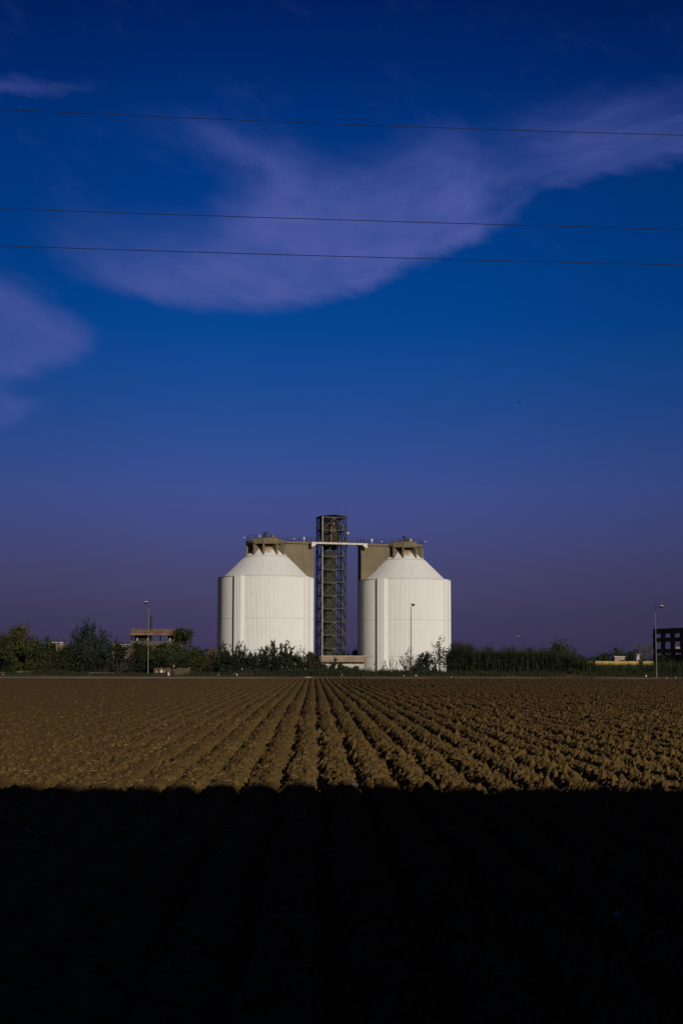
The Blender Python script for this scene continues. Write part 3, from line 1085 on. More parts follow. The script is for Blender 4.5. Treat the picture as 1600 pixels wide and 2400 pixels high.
# clad shaft
zs_top = 28.6
b = MB()
nn = 12
sh_w, sh_d = 2.35, 2.3
b.box((-0.25, 0.5, zs_top / 2), (sh_w, sh_d, zs_top))
for k in range(9):
    x = -0.25 - sh_w / 2 + (k + 0.5) * sh_w / 9
    b.box((x, 0.5 - sh_d / 2 - 0.02, zs_top / 2), (0.12, 0.06, zs_top - 0.02))
b.build('lift_shaft', M['shaft'], tw)
MB().box((-1.25 - 0.45, 0.6, zs_top / 2 + 1.5), (0.5, 1.9, zs_top + 2.8)).build('shaft_side_shade', M['interior_shade'], tw)  # near-black strip painted as the shaded left face of the shaft
# rusty bucket elevator head in the two top bays
e = MB()
e.box((0.12, -0.2, 32.6), (1.0, 0.8, 6.6)).lathe([(0.75, 0), (0.75, 0.5), (0.45, 1.0), (0.45, 1.5)], 12, (0.12, -0.2, 34.8))
e.build('elevator_leg', M['rusty'], tw)
MB().lathe([(0.52, 28.8), (0.52, 31.9), (0.30, 32.4)], 14, (0.75, -0.5, 0)).build('feed_pipe', M['ochre'], tw)
MB().tube([(0.75, -0.5, 32.3), (0.6, -0.5, 33.6), (0.2, -0.4, 34.8)], 0.26, 10).build('chute', M['ochre'], tw)
MB().box((-0.25, 1.0, 34.0), (4.5, 1.6, 4.9)).build('dark_interior', M['interior_shade'], tw)  # near-black block whose colour stands for the shade inside the top bays
MB().box((-0.1, 0.9, 30.6), (2.4, 1.6, 3.2)).build('dark_interior_base', M['interior_shade'], tw)  # lower block of the same painted interior shade
MB().tube([(-0.35, -0.75, 30.6), (-0.35, -0.75, 34.2)], 0.06, 6).build('conduit', M['pale'], tw)
for (x, z) in ((0.15, 34.95), (0.3, 33.55), (0.1, 29.95), (-0.3, 30.3)):
    MB().lathe([(0.05, -0.14), (0.17, -0.08), (0.17, 0.08), (0.05, 0.14)], 10, (x, -1.3, z)).build('work_lamp', M['lens'], tw)
MB().bar((1.6, -1.8, 30.2), (1.6, -1.8, 31.8), 0.14).build('door_post', M['pale'], tw)
rf = MB()
rf.prism([(-TWX - 0.2, ZT), (0, ZT + 0.36), (TWX + 0.2, ZT), (TWX + 0.2, ZT - 0.14), (0, ZT + 0.22), (-TWX - 0.2, ZT - 0.14)], -TWY - 0.15, TWY + 0.15, axis=1)
rf.build('roof', M['dark_steel'], tw)
MB().tube([(1.75, 0.3, ZT + 0.15), (1.75, 0.3, ZT + 4.1)], [0.05, 0.03], 6).build('antenna', M['dark_pole'], tw)
MB().tube([(TWX, -TWY + 0.05, ZT - 0.1), (TWX, -TWY + 0.05, ZT + 2.9)], [0.055, 0.035], 6).lathe([(0.02, 2.75), (0.09, 2.82), (0.09, 2.95), (0.02, 3.02)], 8, (TWX, -TWY + 0.05, ZT)).build('antenna', M['dark_pole'], tw)
dsh = MB()
dsh.lathe([(0.10, -0.30), (0.36, 0.0), (0.34, 0.3), (0.08, 0.42)], 12, (TWX + 0.35, -TWY - 0.1, 32.6))
dsh.build('siren_drum', M['pale'], tw)

# low building at the foot of the tower
lo = at(750, 1538, 318)
hi = at(856, 1552, 318)
lb = thing('low_building', 'low flat-roofed building with a beige fascia at the foot of the steel tower', 'building', ((lo.x + hi.x) / 2, 322, GZ), R(4))
wid = hi.x - lo.x
zf1, zf0 = lo.z - GZ, hi.z - GZ + 0.05
MB().box((0, 0.3, zf0 / 2 - 0.1), (wid - 0.9, 6.0, zf0 + 0.15)).build('wall', M['render'], lb)
MB().box((0, 0, (zf0 + zf1) / 2), (wid, 8.0, zf1 - zf0)).build('fascia', M['beige'], lb)
MB().box((0, 0, zf1 + 0.06), (wid + 0.15, 8.15, 0.10)).build('roof', M['seam'], lb)
for x in (-2.6, 0.4, 2.9):
    o = MB().box((x, -2.74, 1.0), (1.1, 0.1, 1.1)).build('window', M['glass'], lb)

# ------------------------------------------------------------------ lamp posts


def lamp_post(label, base, Y, kink, head, m='lamp_pole', rod=None, group='lamp posts along the track', r0=0.082, gz=None):
    b0 = at(base[0], base[1], Y)
    gz = b0.z if gz is None else gz
    root = thing('lamp_post', label, 'street lamp', (b0.x, Y, gz), 0, group)
    o = Vector((b0.x, Y, gz))
    k, h = at(*kink, Y) - o, at(*head, Y) - o
    MB().tube([(0, 0, -0.3), (0, 0, 0.5), k * 0.35, k], [r0 * 1.25, r0 * 1.1, r0 * 0.85, r0 * 0.55], 8).build('pole', M[m], root)
    d = h - k
    MB().tube([k, k + Vector((d.x * 0.25, 0, d.z * 0.6)), h - Vector((d.x * 0.15, 0, 0.08))], [r0 * 0.55, r0 * 0.45, r0 * 0.4], 6).build('arm', M['dark_pole'], root)
    sgn = 1 if d.x > 0 else -1
    hd = MB()
    hd.lathe([(0.08, -0.26), (0.30, -0.05), (0.34, 0.03), (0.33, 0.06)], 14, tuple(h))
    hd.v = [(h.x + (a - h.x) * 1.05 + 0.18 * sgn, b, c) for a, b, c in hd.v]
    ho = hd.build('lamp_head', M['dark_pole'], root)
    cv = MB()
    cv.lathe([(0.325, 0.062), (0.27, 0.16), (0.12, 0.22), (0.03, 0.23)], 14, tuple(h))
    cv.v = [(h.x + (a - h.x) * 1.05 + 0.18 * sgn, b, c) for a, b, c in cv.v]
    cv.build('cover', M['lens'], ho)
    if rod:
        q = at(*rod, Y) - o
        MB().tube([k * 0.98, q], [0.05, 0.035], 6).build('lightning_rod', M['dark_pole'], root)
    return root


lamp_post('pale lamp post in front of the tiled-roof house, head bent to the left', (467 - 120, 1583.5), 230, (349, 1424), (345.5, 1412))
lp = lamp_post('dark lamp post standing in front of the right-hand silo', (962, 1586), 229, (962.6, 1427), (965, 1417), m='dark_pole')
q = at(962.4, 1517, 229)
MB().tube([q - Vector((lp.location.x, 229, lp.location.z)) - Vector((0, 0, 0.16)), q - Vector((lp.location.x, 229, lp.location.z)) + Vector((0, 0, 0.16))], 0.15, 8).build('yellow_band', M['yellow'], lp)
lamp_post('pale lamp post with a thin rod on top, before the dark concrete frame at right', (1537.5, 1590), 224, (1534.2, 1432), (1546, 1421.5), rod=(1535, 1411), gz=0.12)
lamp_post('distant lamp post whose small head shows above the reed bed', (1227, 1558), 420, (1226.5, 1497), (1214, 1492), m='dark_pole', r0=0.14, gz=GZ)

# ------------------------------------------------------------------ overhead wires


def power_line(label, yl, ym, yr, Yl):
    a, c = at(0, yl, Yl), at(1600, yr, Yl * 1.048)
    b = at(800, ym, Yl * 1.0235)
    # parabola through the three points, carried on well past both sides of the view
    ts = np.linspace(-4.5, 5.5, 81)
    pts = []
    for t in ts:
        p = a + (c - a) * t
        k = (b.z - (a.z + c.z) / 2) / 0.25
        p.z += k * t * (1 - t)
        pts.append(p)
    o = MB().tube(pts, 0.0085, 5).build('power_line', M['wire'])
    return tag(o, label, 'cable', 'overhead cables crossing the sky')


power_line('highest of the three thin black cables crossing the sky', 256, 291, 317, 30.6)
power_line('middle of the three thin black cables crossing the sky', 489, 515.5, 538, 30.6)
power_line('lowest of the three thin black cables crossing the sky, just under the middle one', 576, 601, 621, 30.6)

# ------------------------------------------------------------------ birds


def bird(label, px, py, Y, span_, rz, dih):
    p = at(px, py, Y)
    root = thing('bird', label, 'bird', p, rz, 'birds in the sky')
    root.scale = (0.75, 0.75, 0.75)
    b = MB()
    b.tube([(0, -0.20, 0), (0, -0.12, 0.01), (0, 0.0, 0.0), (0, 0.12, 0.0), (0, 0.24, 0.0)], [0.015, 0.045, 0.06, 0.035, 0.02], 8)
    b.build('body', M['bird'], root)
    for s_ in (-1, 1):
        wg = MB()
        a, z = span_ / 2, math.sin(dih) * span_ / 2
        t = 0.012
        pts = [(0.03, -0.08), (a * 0.5, -0.12), (a, 0.02), (a * 0.5, 0.07), (0.03, 0.09)]
        vs = [(s_ * x, y, z * (x / a) + e) for e in (-t, t) for x, y in pts]
        wg.add(vs, [(0, 1, 2, 3, 4), (9, 8, 7, 6, 5)] + [(i, (i + 1) % 5, 5 + (i + 1) % 5, 5 + i) for i in range(5)])
        wg.build('wing', M['bird'], root)
    return root


bird('tiny dark bird under the lowest cable at the left of the sky', 119, 642, 130, 0.20, R(60), 0.5)
bird('tiny dark bird high above the reed bed in the clear sky', 1216, 942, 120, 0.20, R(25), -0.5)

# ------------------------------------------------------------------ house with the tiled roof
Yh = 272
h0, h1 = at(304, 1486, Yh), at(416, 1486, Yh)
ridge = at(340, 1474.5, Yh).z - GZ
eave = h0.z - GZ
cx = (h0.x + h1.x) / 2
L = h1.x - h0.x
hs = thing('house', 'house with an open upper terrace under a clay tiled roof, half hidden by bushes', 'house', (cx, Yh + 2.0, GZ), R(5))
rf = MB()
D2 = 2.2
rf.prism([(-D2, eave), (0, ridge), (D2, eave), (D2, eave - 0.18), (0, ridge - 0.2), (-D2, eave - 0.18)], -L / 2, L / 2, axis=0)
ro = rf.build('roof', M['tile'], hs)
tl = MB()
nt_ = 24
for k in range(nt_):
    x = -L / 2 + (k + 0.5) * L / nt_
    for sg_ in (-1, 1):
        tl.tube([(x, sg_ * (D2 + 0.05), eave + 0.03), (x, 0, ridge + 0.04)], 0.12, 5)
tl.build('tile_ridges', M['tile'], ro)
par = at(330, 1504, Yh).z - GZ
MB().box((0.0, 0.2, par / 2 - 0.1), (L * 1.02, 4.6, par - 0.6)).build('wall', M['brick'], hs)
MB().box((0.35, 0.2, par - 0.30), (L * 1.10, 4.9, 0.9)).build('parapet', M['green_render'], hs)
for x in (-L / 2 + 0.15, -L / 2 + 0.75, -0.65, 1.05, L / 2 - 0.2):
    MB().box((x, -1.9, (par + eave) / 2 + 0.05), (0.16, 0.16, eave - par - 0.1)).build('post', M['wood'], hs)
    MB().box((x, 1.9, (par + eave) / 2 + 0.05), (0.16, 0.16, eave - par - 0.1)).build('post', M['wood'], hs)
for x, w_ in ((-2.05, 3.1), (3.55, 2.1)):
    MB().box((x, 0.4, (par + eave) / 2 + 0.1), (w_, 1.6, eave - par - 0.3)).build('room', M['wood'], hs)
for x in (-3.3, -1.3, 2.9, 3.6, 4.2):
    MB().box((x, -0.46, par + 0.55), (0.2, 0.1, 1.0)).build('shutter', M['render'], hs)
cst = at(354.5, 1443, Yh + 3).z - GZ
MB().tube([(at(354.5, 1500, Yh + 3).x - cx, 1.2, 3.0), (at(354.5, 1500, Yh + 3).x - cx, 1.2, cst)], 0.17, 10).build('chimney', M['dark_pole'], hs)

# other buildings behind the bushes
def shed(name, label, cat, px0, px1, top, Y, wall, roofm, depth=5.0, wins=2, over=0.2):
    a, b = at(px0, 1560, Y), at(px1, 1560, Y)
    z = at((px0 + px1) / 2, top, Y).z - GZ
    root = thing(name, label, cat, ((a.x + b.x) / 2, Y, GZ))
    w_ = b.x - a.x
    MB().box((0, 0, z / 2 - 0.15), (w_, depth, z - 0.1)).build('wall', M[wall], root)
    MB().prism([(-w_ / 2 - over, z - 0.19), (w_ / 2 + over, z - 0.19), (w_ / 2 + over, z - 0.04), (-w_ / 2 - over, z)], -depth / 2 - over, depth / 2 + over, axis=1).build('roof', M[roofm], root)
    for k in range(wins):
        x = -w_ / 2 + (k + 0.5) * w_ / wins
        o = MB().box((x, -depth / 2 - 0.02, z * 0.62), (w_ / wins * 0.36, 0.1, z * 0.16)).build('window', M['glass'], root)
        MB().box((x, -depth / 2 - 0.06, z * 0.52), (w_ / wins * 0.44, 0.12, 0.08)).build('sill', M['render'], o)
    return root


shed('house', 'small distant pinkish house glimpsed between the leafy bushes and the fan-shaped tree', 'house', 126, 151, 1505, 330, 'pink', 'render', wins=4)
shed('shed', 'whitewashed shed behind the bushes just left of the tiled-roof house', 'shed', 268, 299, 1510, 258, 'render', 'seam', wins=2)
shed('shed', 'small pale shed by the dry stalks at the left foot of the left silo', 'shed', 488, 510, 1520, 290, 'pale_concrete', 'brick', wins=1)
shed('hut', 'pale flat hut far beyond the long yellow wall, in front of a round tree', 'hut', 1436, 1459, 1538, 410, 'pink', 'seam', wins=2)
shed('hut', 'narrow whitish hut under the bare trees beyond the yellow wall', 'hut', 1487, 1494, 1533, 400, 'render', 'seam', wins=1)

# yellow wall
ya, yb = at(1366, 1549.5, 300), at(1532, 1558, 300)
yw = thing('wall', 'long low yellow wall seen through the reeds left of the concrete frame', 'wall', ((ya.x + yb.x) / 2, 300, GZ))
zy1, zy0 = ya.z - GZ, yb.z - GZ
for k in range(8):
    x = ya.x + (k + 0.5) * (yb.x - ya.x) / 8 - (ya.x + yb.x) / 2
    MB().box((x, 0, (zy0 + zy1) / 2), ((yb.x - ya.x) / 8 - 0.04, 0.25, zy1 - zy0)).build('panel', M['yellow'], yw)
MB().box((0, 0.05, zy0 / 2 - 0.1), (yb.x - ya.x, 0.3, zy0 + 0.14)).build('footing', M['dark_concrete'], yw)

# concrete frame building at the right edge
Yc = 282
c0_ = at(1531, 1474, Yc)
fb_dir = Vector((0.345, -0.94, 0)).normalized()
rzf = math.atan2(fb_dir.y, fb_dir.x)
cb = thing('frame_building', 'dark unfinished concrete frame building with empty openings at the right edge', 'building', (c0_.x, Yc, GZ), rzf)
zt = c0_.z - GZ
zp = lambda y: at(1535, y, Yc).z - GZ
BAY = 3.3
NB = 10
z_u1, z_u0, z_l1, z_l0 = zp(1486), zp(1495.5), zp(1505), zp(1521.5)
LEN = BAY * NB
for (za, zb_, nm) in ((z_u1, zt, 'parapet'), (z_l1, z_u0, 'floor_band'), (zp(1531), z_l0, 'floor_band')):
    MB().box((LEN / 2, 0, (za + zb_) / 2), (LEN, 0.4, zb_ - za)).build(nm, M['dark_concrete'], cb)
    MB().box((LEN / 2, 9, (za + zb_) / 2 + 0.02), (LEN, 0.4, (zb_ - za) * 0.35)).build(nm, M['dark_concrete'], cb)
for k in range(NB + 1):
    x = k * BAY + (0.25 if k == 0 else 0)
    w_ = 1.25 if k else 0.8
    for (za, zb_) in ((z_u0, z_u1), (z_l0, z_l1)):
        MB().box((x, 0.0, (za + zb_) / 2), (w_, 0.42, zb_ - za)).build('column', M['dark_concrete'], cb)
    MB().box((x, 0.0, zp(1531) / 2 - 0.1), (0.8, 0.42, zp(1531) + 0.2)).build('column', M['dark_concrete'], cb)
    MB().box((x, 9, zt / 2), (0.5, 0.42, zt)).build('column', M['dark_concrete'], cb)
MB().box((LEN / 2, 4.5, z_l0 - 0.3), (LEN, 8.6, 0.25)).build('floor_slab', M['dark_concrete'], cb)
for k in range(1, NB):
    MB().box((k * BAY + 0.9, 2.6, (z_l0 + z_l1) / 2 - 0.5), (0.2, 1.8, (z_l1 - z_l0) - 0.9)).build('cross_wall', M['pink'], cb)
MB().box((LEN / 2 + 1.8, 4.0, zp(1531) / 2 - 0.2), (LEN - 3.6, 7.6, zp(1531) - 0.3)).build('ground_floor', M['dark_concrete'], cb)

# ------------------------------------------------------------------ low walls
def low_wall(label, px0, px1, top, Y, m, rz=0.0, thick=0.3, broken=0, name='wall', cap=False):
    a, b = at(px0, 1575, Y), at(px1, 1575, Y)
    z = max(0.15, at(px0, top, Y).z - GZ + 0.06)
    root = thing(name, label, 'wall', ((a.x + b.x) / 2, Y, GZ - 0.06), rz)
    w_ = b.x - a.x
    n_ = max(2, int(w_ / 0.45))
    poly = [(-w_ / 2, -0.3)]
    poly2 = []
    for k in range(n_ + 1):
        x = -w_ / 2 + w_ * k / n_
        zz = z - (broken * nrg.random() * z if 0 < k < n_ else broken * 0.3 * z)
        poly2.append((x, zz))
    poly = [(-w_ / 2, -0.3), (w_ / 2, -0.3)] + list(reversed(poly2))
    MB().prism(poly, -thick / 2, thick / 2, axis=1).build('masonry', M[m], root)
    if cap:
        for k in range(7):
            x = -w_ / 2 + (k + 0.5) * w_ / 7 + nrg.uniform(-.2, .2)
            MB().lathe([(0.08, 0), (0.11, 0.03), (0.09, 0.09), (0.03, 0.11)], 7, (x, 0, z)).build('loose_stone', M['beige'], root)
    return root


low_wall('short rubble wall stub at the far left edge of the verge', -12, 13, 1574, 229, 'pale_concrete', broken=0.25)
low_wall('low concrete wall under the big leafy bush', 42, 73, 1572, 231, 'pale_concrete', broken=0.1)
low_wall('low brick-ended wall under the fan-shaped tree', 209, 266, 1575, 230, 'pale_concrete', broken=0.08)
low_wall('taller grey concrete wall behind the person, with stones along its top', 361, 446, 1566, 229.5, 'pale_concrete', broken=0.02, cap=True)
low_wall('broken low masonry wall right of the taller grey one', 447, 516, 1577, 230, 'pale_concrete', broken=0.35)
low_wall('short pale wall piece in the grass before the left silo', 546, 596, 1577, 229, 'beige', broken=0.15)

# ------------------------------------------------------------------ person and loaded cart
Yp = 226.6
pb = at(404, 1588, Yp)
PX, PZ = pb.x, 0.16
person = thing('person', 'person in black clothes and a pink headscarf, stooping beside the loaded cart', 'person', (PX, Yp, PZ))


def skin_body(name, joints, edges, m, parent, sub=1, root_i=0):
    me = bpy.data.meshes.new(name)
    me.from_pydata([j[0] for j in joints], edges, [])
    o = bpy.data.objects.new(name, me)
    C.objects.link(o)
    o.parent = parent
    o.modifiers.new('skin', 'SKIN')
    for i, j in enumerate(joints):
        me.skin_vertices[0].data[i].radius = j[1] if isinstance(j[1], tuple) else (j[1], j[1])
        me.skin_vertices[0].data[i].use_root = i == root_i
    md = o.modifiers.new('sub', 'SUBSURF')
    md.levels = md.render_levels = sub
    me.materials.append(m)
    return o


# facing the camera and to the right, stooped; joints: (position, radius)
J = [((0, 0, 0.95), (0.17, 0.14)), ((0.03, -0.05, 1.15), (0.17, 0.13)), ((0.10, -0.16, 1.38), (0.20, 0.13)), ((0.16, -0.24, 1.50), 0.07), ((0.20, -0.30, 1.64), (0.095, 0.11)), ((0.21, -0.31, 1.76), (0.07, 0.08)),
     ((-0.10, -0.08, 1.40), 0.075), ((-0.24, -0.10, 1.14), 0.055), ((-0.22, -0.25, 0.90), 0.042), ((-0.22, -0.29, 0.82), 0.036),
     ((0.30, -0.18, 1.38), 0.075), ((0.40, -0.22, 1.12), 0.055), ((0.36, -0.42, 0.92), 0.042), ((0.35, -0.46, 0.84), 0.036),
     ((-0.10, 0, 0.86), 0.11), ((-0.12, -0.08, 0.48), 0.075), ((-0.13, 0.02, 0.10), 0.05), ((-0.13, -0.14, 0.04), 0.045),
     ((0.12, 0, 0.86), 0.11), ((0.17, -0.10, 0.48), 0.075), ((0.17, 0.04, 0.10), 0.05), ((0.18, -0.12, 0.04), 0.045)]
E = [(0, 1), (1, 2), (2, 3), (3, 4), (4, 5), (2, 6), (6, 7), (7, 8), (8, 9), (2, 10), (10, 11), (11, 12), (12, 13), (0, 14), (14, 15), (15, 16), (16, 17), (0, 18), (18, 19), (19, 20), (20, 21)]
skin_body('body', J, E, M['skin'], person, 2)
JC = [((0, 0, 0.92), (0.20, 0.17)), ((0.03, -0.05, 1.15), (0.20, 0.16)), ((0.10, -0.16, 1.38), (0.225, 0.155)), ((0.15, -0.22, 1.47), (0.11, 0.10)),
      ((-0.10, -0.08, 1.40), 0.10), ((-0.24, -0.10, 1.14), 0.08), ((-0.22, -0.24, 0.92), 0.062),
      ((0.30, -0.18, 1.38), 0.10), ((0.40, -0.22, 1.12), 0.08), ((0.36, -0.41, 0.94), 0.062),
      ((0, 0.0, 0.66), (0.24, 0.19))]
skin_body('coat', JC, [(0, 1), (1, 2), (2, 3), (2, 4), (4, 5), (5, 6), (2, 7), (7, 8), (8, 9), (0, 10)], M['black_cloth'], person, 2)
JT = [((0, 0, 0.84), (0.19, 0.15)), ((-0.10, 0, 0.80), 0.125), ((-0.12, -0.08, 0.48), 0.098), ((-0.13, 0.02, 0.14), 0.075), ((0.12, 0, 0.80), 0.125), ((0.17, -0.10, 0.48), 0.098), ((0.17, 0.04, 0.14), 0.075)]
skin_body('trousers', JT, [(0, 1), (1, 2), (2, 3), (0, 4), (4, 5), (5, 6)], M['black_cloth'], person, 2)
hd = MB()
hc = Vector((0.20, -0.29, 1.68))
hd.lathe([(0.04, 0.19), (0.11, 0.16), (0.145, 0.06), (0.14, -0.06), (0.13, -0.14), (0.17, -0.22)], 16, (0, 0, 0), close=False)
hd.v = [tuple(hc + Vector((a, b + 0.03 + (0.05 if b < -0.05 and c < 0.1 else 0), c))) for a, b, c in hd.v]
hd.build('headscarf', M['red_cloth'], person, smooth=True)
fc = MB()
fc.lathe([(0.02, 0.14), (0.09, 0.11), (0.115, 0.0), (0.10, -0.10), (0.04, -0.16)], 14, tuple(hc + Vector((0.06, -0.11, -0.01))))
fc.build('veil', M['scarf'], person, smooth=True)
bag = tag(MB().lathe([(0.05, 0.72), (0.11, 0.66), (0.17, 0.40), (0.19, 0.18), (0.12, 0.02)], 12).build('bag', M['sack'], loc=(PX - 0.52, Yp - 0.28, PZ + 0.02)), 'limp white bag hanging upright between the cart and the person', 'bag')
bag.rotation_euler = (0, R(-10), 0)

ct = thing('cart', 'low handcart with dark wheels left of the stooping person', 'cart', (PX - 1.75, Yp + 0.1, PZ), R(4))
MB().box((0, 0, 0.42), (1.5, 0.8, 0.08)).box((0, -0.4, 0.52), (1.5, 0.04, 0.14)).box((-0.75, 0, 0.52), (0.04, 0.8, 0.14)).build('tray', M['wood'], ct)
for x in (-0.55, 0.5):
    for y in (-0.46, 0.46):
        wh = MB()
        wh.lathe([(0.12, -0.05), (0.28, -0.06), (0.31, -0.02), (0.31, 0.02), (0.28, 0.06), (0.12, 0.05)], 20)
        wh.v = [(x + a, y + c, 0.31 + b) for a, b, c in wh.v]
        wo_ = wh.build('wheel', M['rubber'], ct)
        hb = MB().lathe([(0.02, -0.07), (0.11, -0.045), (0.11, 0.045), (0.02, 0.07)], 12)
        hb.v = [(x + a, y + c, 0.31 + b) for a, b, c in hb.v]
        hb.build('hub', M['steel'], wo_)
MB().tube([(0.75, -0.25, 0.45), (1.25, -0.2, 0.82)], 0.025, 6).tube([(0.75, 0.25, 0.45), (1.25, 0.2, 0.82)], 0.025, 6).tube([(1.25, -0.22, 0.82), (1.25, 0.22, 0.82)], 0.025, 6).build('handle', M['steel'], ct)
BX, BZ = PX - 1.75, PZ + 0.46


def blob_sack(name, label, m, loc, w_, d_, h_):
    b = MB()
    b.lathe([(0.30, 0.0), (0.48, 0.10), (0.5, 0.30), (0.40, 0.62), (0.20, 0.85), (0.10, 0.92), (0.14, 1.0)], 12)
    b.v = [(a * w_ + nrg.normal() * 0.02, c * d_ + nrg.normal() * 0.02, z * h_) for a, c, z in b.v]
    o = b.build(name, M[m], smooth=True)
    o.location = loc
    return tag(o, label, 'sack', 'goods heaped on the cart')


blob_sack('sack', 'white tied sack in the middle of the cart', 'sack', (BX + 0.02, Yp - 0.02, BZ), 0.62, 0.5, 0.68)
blob_sack('sack', 'orange-brown sack on the cart, next to the person', 'orange', (BX + 0.52, Yp + 0.02, BZ), 0.5, 0.5, 0.62)
blob_sack('sack', 'greyish brown sack on the left end of the cart', 'earth', (BX - 0.52, Yp + 0.14, BZ), 0.5, 0.5, 0.74)
bt = MB().lathe([(0.07, 0), (0.075, 0.28), (0.03, 0.40), (0.03, 0.48)], 10).build('bottle', M['litter'], loc=(BX - 0.68, Yp - 0.28, BZ))
tag(bt, 'white plastic bottle at the left end of the cart', 'bottle')

# ------------------------------------------------------------------ litter, stones
def scrap(label, px, py, Y, w_, h_, m='litter', z=None, name='litter'):
    p = at(px, py, Y)
    if Y > 100:
        w_, h_ = w_ * 0.7, h_ * 0.7
    b = MB()
    n_ = 9
    ring0 = [(math.cos(2 * math.pi * k / n_) * w_ / 2 * nrg.uniform(.7, 1.1), math.sin(2 * math.pi * k / n_) * w_ / 3 * nrg.uniform(.7, 1.1), 0.0) for k in range(n_)]
    ring1 = [(x * nrg.uniform(.5, .9), y * .7, h_ * nrg.uniform(.4, .9)) for x, y, _ in ring0]
    b.add(ring0 + ring1 + [(nrg.uniform(-.1, .1) * w_, 0, h_)], [(k, (k + 1) % n_, n_ + (k + 1) % n_, n_ + k) for k in range(n_)] + [(n_ + k, n_ + (k + 1) % n_, 2 * n_) for k in range(n_)])
    o = b.build(name, M[m])
    zz = p.z if z is None else z
    o.location = (p.x, Y, zz - 0.02)
    return tag(o, label, 'litter', 'litter along the track')


for a in (('white scrap by the rubble wall stub at the far left', 8, 1581, 227, .5, .25),
          ('white plastic scrap at the foot of the low brick-ended wall', 210, 1585, 226.8, .38, .2),
          ('white plastic bag at the right end of the broken masonry wall', 512, 1581, 227, .55, .35),
          ('pinkish crumpled bag against the short pale wall piece', 554, 1584, 227, .7, .5),
          ('long flat pale sheet lying on the track below the tower', 722, 1588, 222, 1.9, .14),
          ('white bag in the grass below the low building, the left one of two', 800, 1585, 227, .4, .4),
          ('white rag in the grass below the low building, the right one of two', 812, 1582, 229, .5, .3),
          ('small pale scrap just left of the lamp post before the right silo', 946, 1587, 226, .3, .25),
          ('pale stone-like scrap just right of the lamp post before the right silo', 974, 1588, 226, .4, .35),
          ('small white scrap at the left foot of the reed bed', 1057, 1590, 225, .3, .25),
          ('white scrap below the middle of the reed bed, left one of a pair', 1191, 1586, 227, .28, .28),
          ('white scrap below the middle of the reed bed, right one of a pair', 1201, 1587, 226.6, .3, .25),
          ('pale lump at the field edge left of the rod-topped lamp post', 1513, 1588, 226, .5, .4),
          ('white scrap at the field edge just right of the rod-topped lamp post', 1562, 1592, 222, .3, .25),
          ('white scrap at the field edge nearest the right edge of the photo', 1582, 1590, 224, .25, .25)):
    scrap(*a, z=(0.1 if a[3] < 225.4 else 0.3))
for a in (('grey-white stone at the edge of the shade, in a furrow', 829, 1840, .15, .08, 'lamp_pole', 'stone'),
          ('bluish plastic scrap in the shaded soil, upper one of two on the right', 1448, 2033, .07, .04, 'litter_blue', 'litter'),
          ('bluish plastic scrap in the shaded soil, lower one of two on the right', 1443, 2144, .08, .05, 'litter_blue', 'litter'),
          ('teal plastic scrap in the dark foreground soil', 1141, 2257, .10, .05, 'litter_blue', 'litter'),
          ('grey plastic scrap just below the teal one in the dark foreground', 1114, 2283, .07, .04, 'lamp_pole', 'litter')):
    lab, px, py, w_, h_, m, nm = a
    d = ray(px, py)
    t = 1.0
    while True:
        p = CAM + d * t
        if p.z <= float(soil_height(np.array([p.x]), np.array([p.y]))[0]) or t > 60:
            break
        t += 0.01
    o = scrap(lab, px, py, p.y, w_, h_, m, z=p.z, name=nm)
    o['group'] = 'scraps on the ploughed soil'
    if nm == 'stone':
        o['category'] = 'stone'

# rubble heap at the reeds' right foot
p = at(1343, 1587, 226.5)
b = MB()
for k in range(46):
    t = nrg.normal() * 0.45
    x, y = np.clip(t, -1.1, 1.1) * 1.35, nrg.normal() * 0.25
    z = max(0, 0.32 - 0.25 * abs(x)) * nrg.uniform(0.2, 1.0)
    r_ = nrg.uniform(0.07, 0.17)
    b.lathe([(r_ * 0.5, -r_), (r_, -r_ * .3), (r_ * .9, r_ * .4), (r_ * .3, r_ * .8)], 6, (x, y, z), a0=nrg.random())
o = b.build('rubble_heap', M['pale_concrete'])
o.location = (p.x, 226.6, 0.32)
tag(o, 'low heap of pale rubble by the brown weeds at the right foot of the reeds', 'rubble')

# ------------------------------------------------------------------ trees and bushes
G = 'bushes along the verge'
bush('bush', 'tall narrow-leaved bush cut off by the left edge', 'bush', -6, 1470, 60, 238, 'leaf_olive', 2200, .30, 30, G, shape='block')
bush('bush', 'big leafy bush with yellowing top leaves near the left edge', 'bush', 52, 1464, 92, 240, 'leaf_yellow', 4200, .34, 52, G, spray=.12)
bush('bush', 'rounded olive-green bush between the yellowing one and the pinkish house', 'bush', 104, 1490, 74, 236, 'leaf_olive', 3000, .32, 36, G)
bush('bush', 'broad low bush filling the front below the yellowing one', 'bush', 60, 1512, 130, 234, 'leaf_olive', 3000, .32, 30, G, shape='block')
bush('bush', 'dark rounded bush below the distant pinkish house', 'bush', 142, 1514, 84, 237, 'leaf_dark', 3800, .28, 44, G, shape='block')
fan_shrub('tree', 'dark fan-shaped tree with upright spiky shoots, left of the tiled-roof house', 'tree', 206, 1444, 116, 242, 'leaf_blue', 66, 40, .22, 'trees behind the verge', thick=.05, side=2, low=.3)
bush('bush', 'dense dark undergrowth below the fan-shaped tree', 'bush', 200, 1505, 112, 238, 'leaf_dark', 2600, .28, 30, G, shape='block')
fan_shrub('bush', 'grey twiggy bush in front of the whitewashed shed', 'bush', 270, 1491, 56, 246, 'leaf_grey', 22, 9, .26, G, bare=.2)
bush('bush', 'dark leafy bush with white wall showing through, below the grey twiggy one', 'bush', 278, 1507, 66, 236, 'leaf_dark', 1700, .27, 30, G, shape='block')
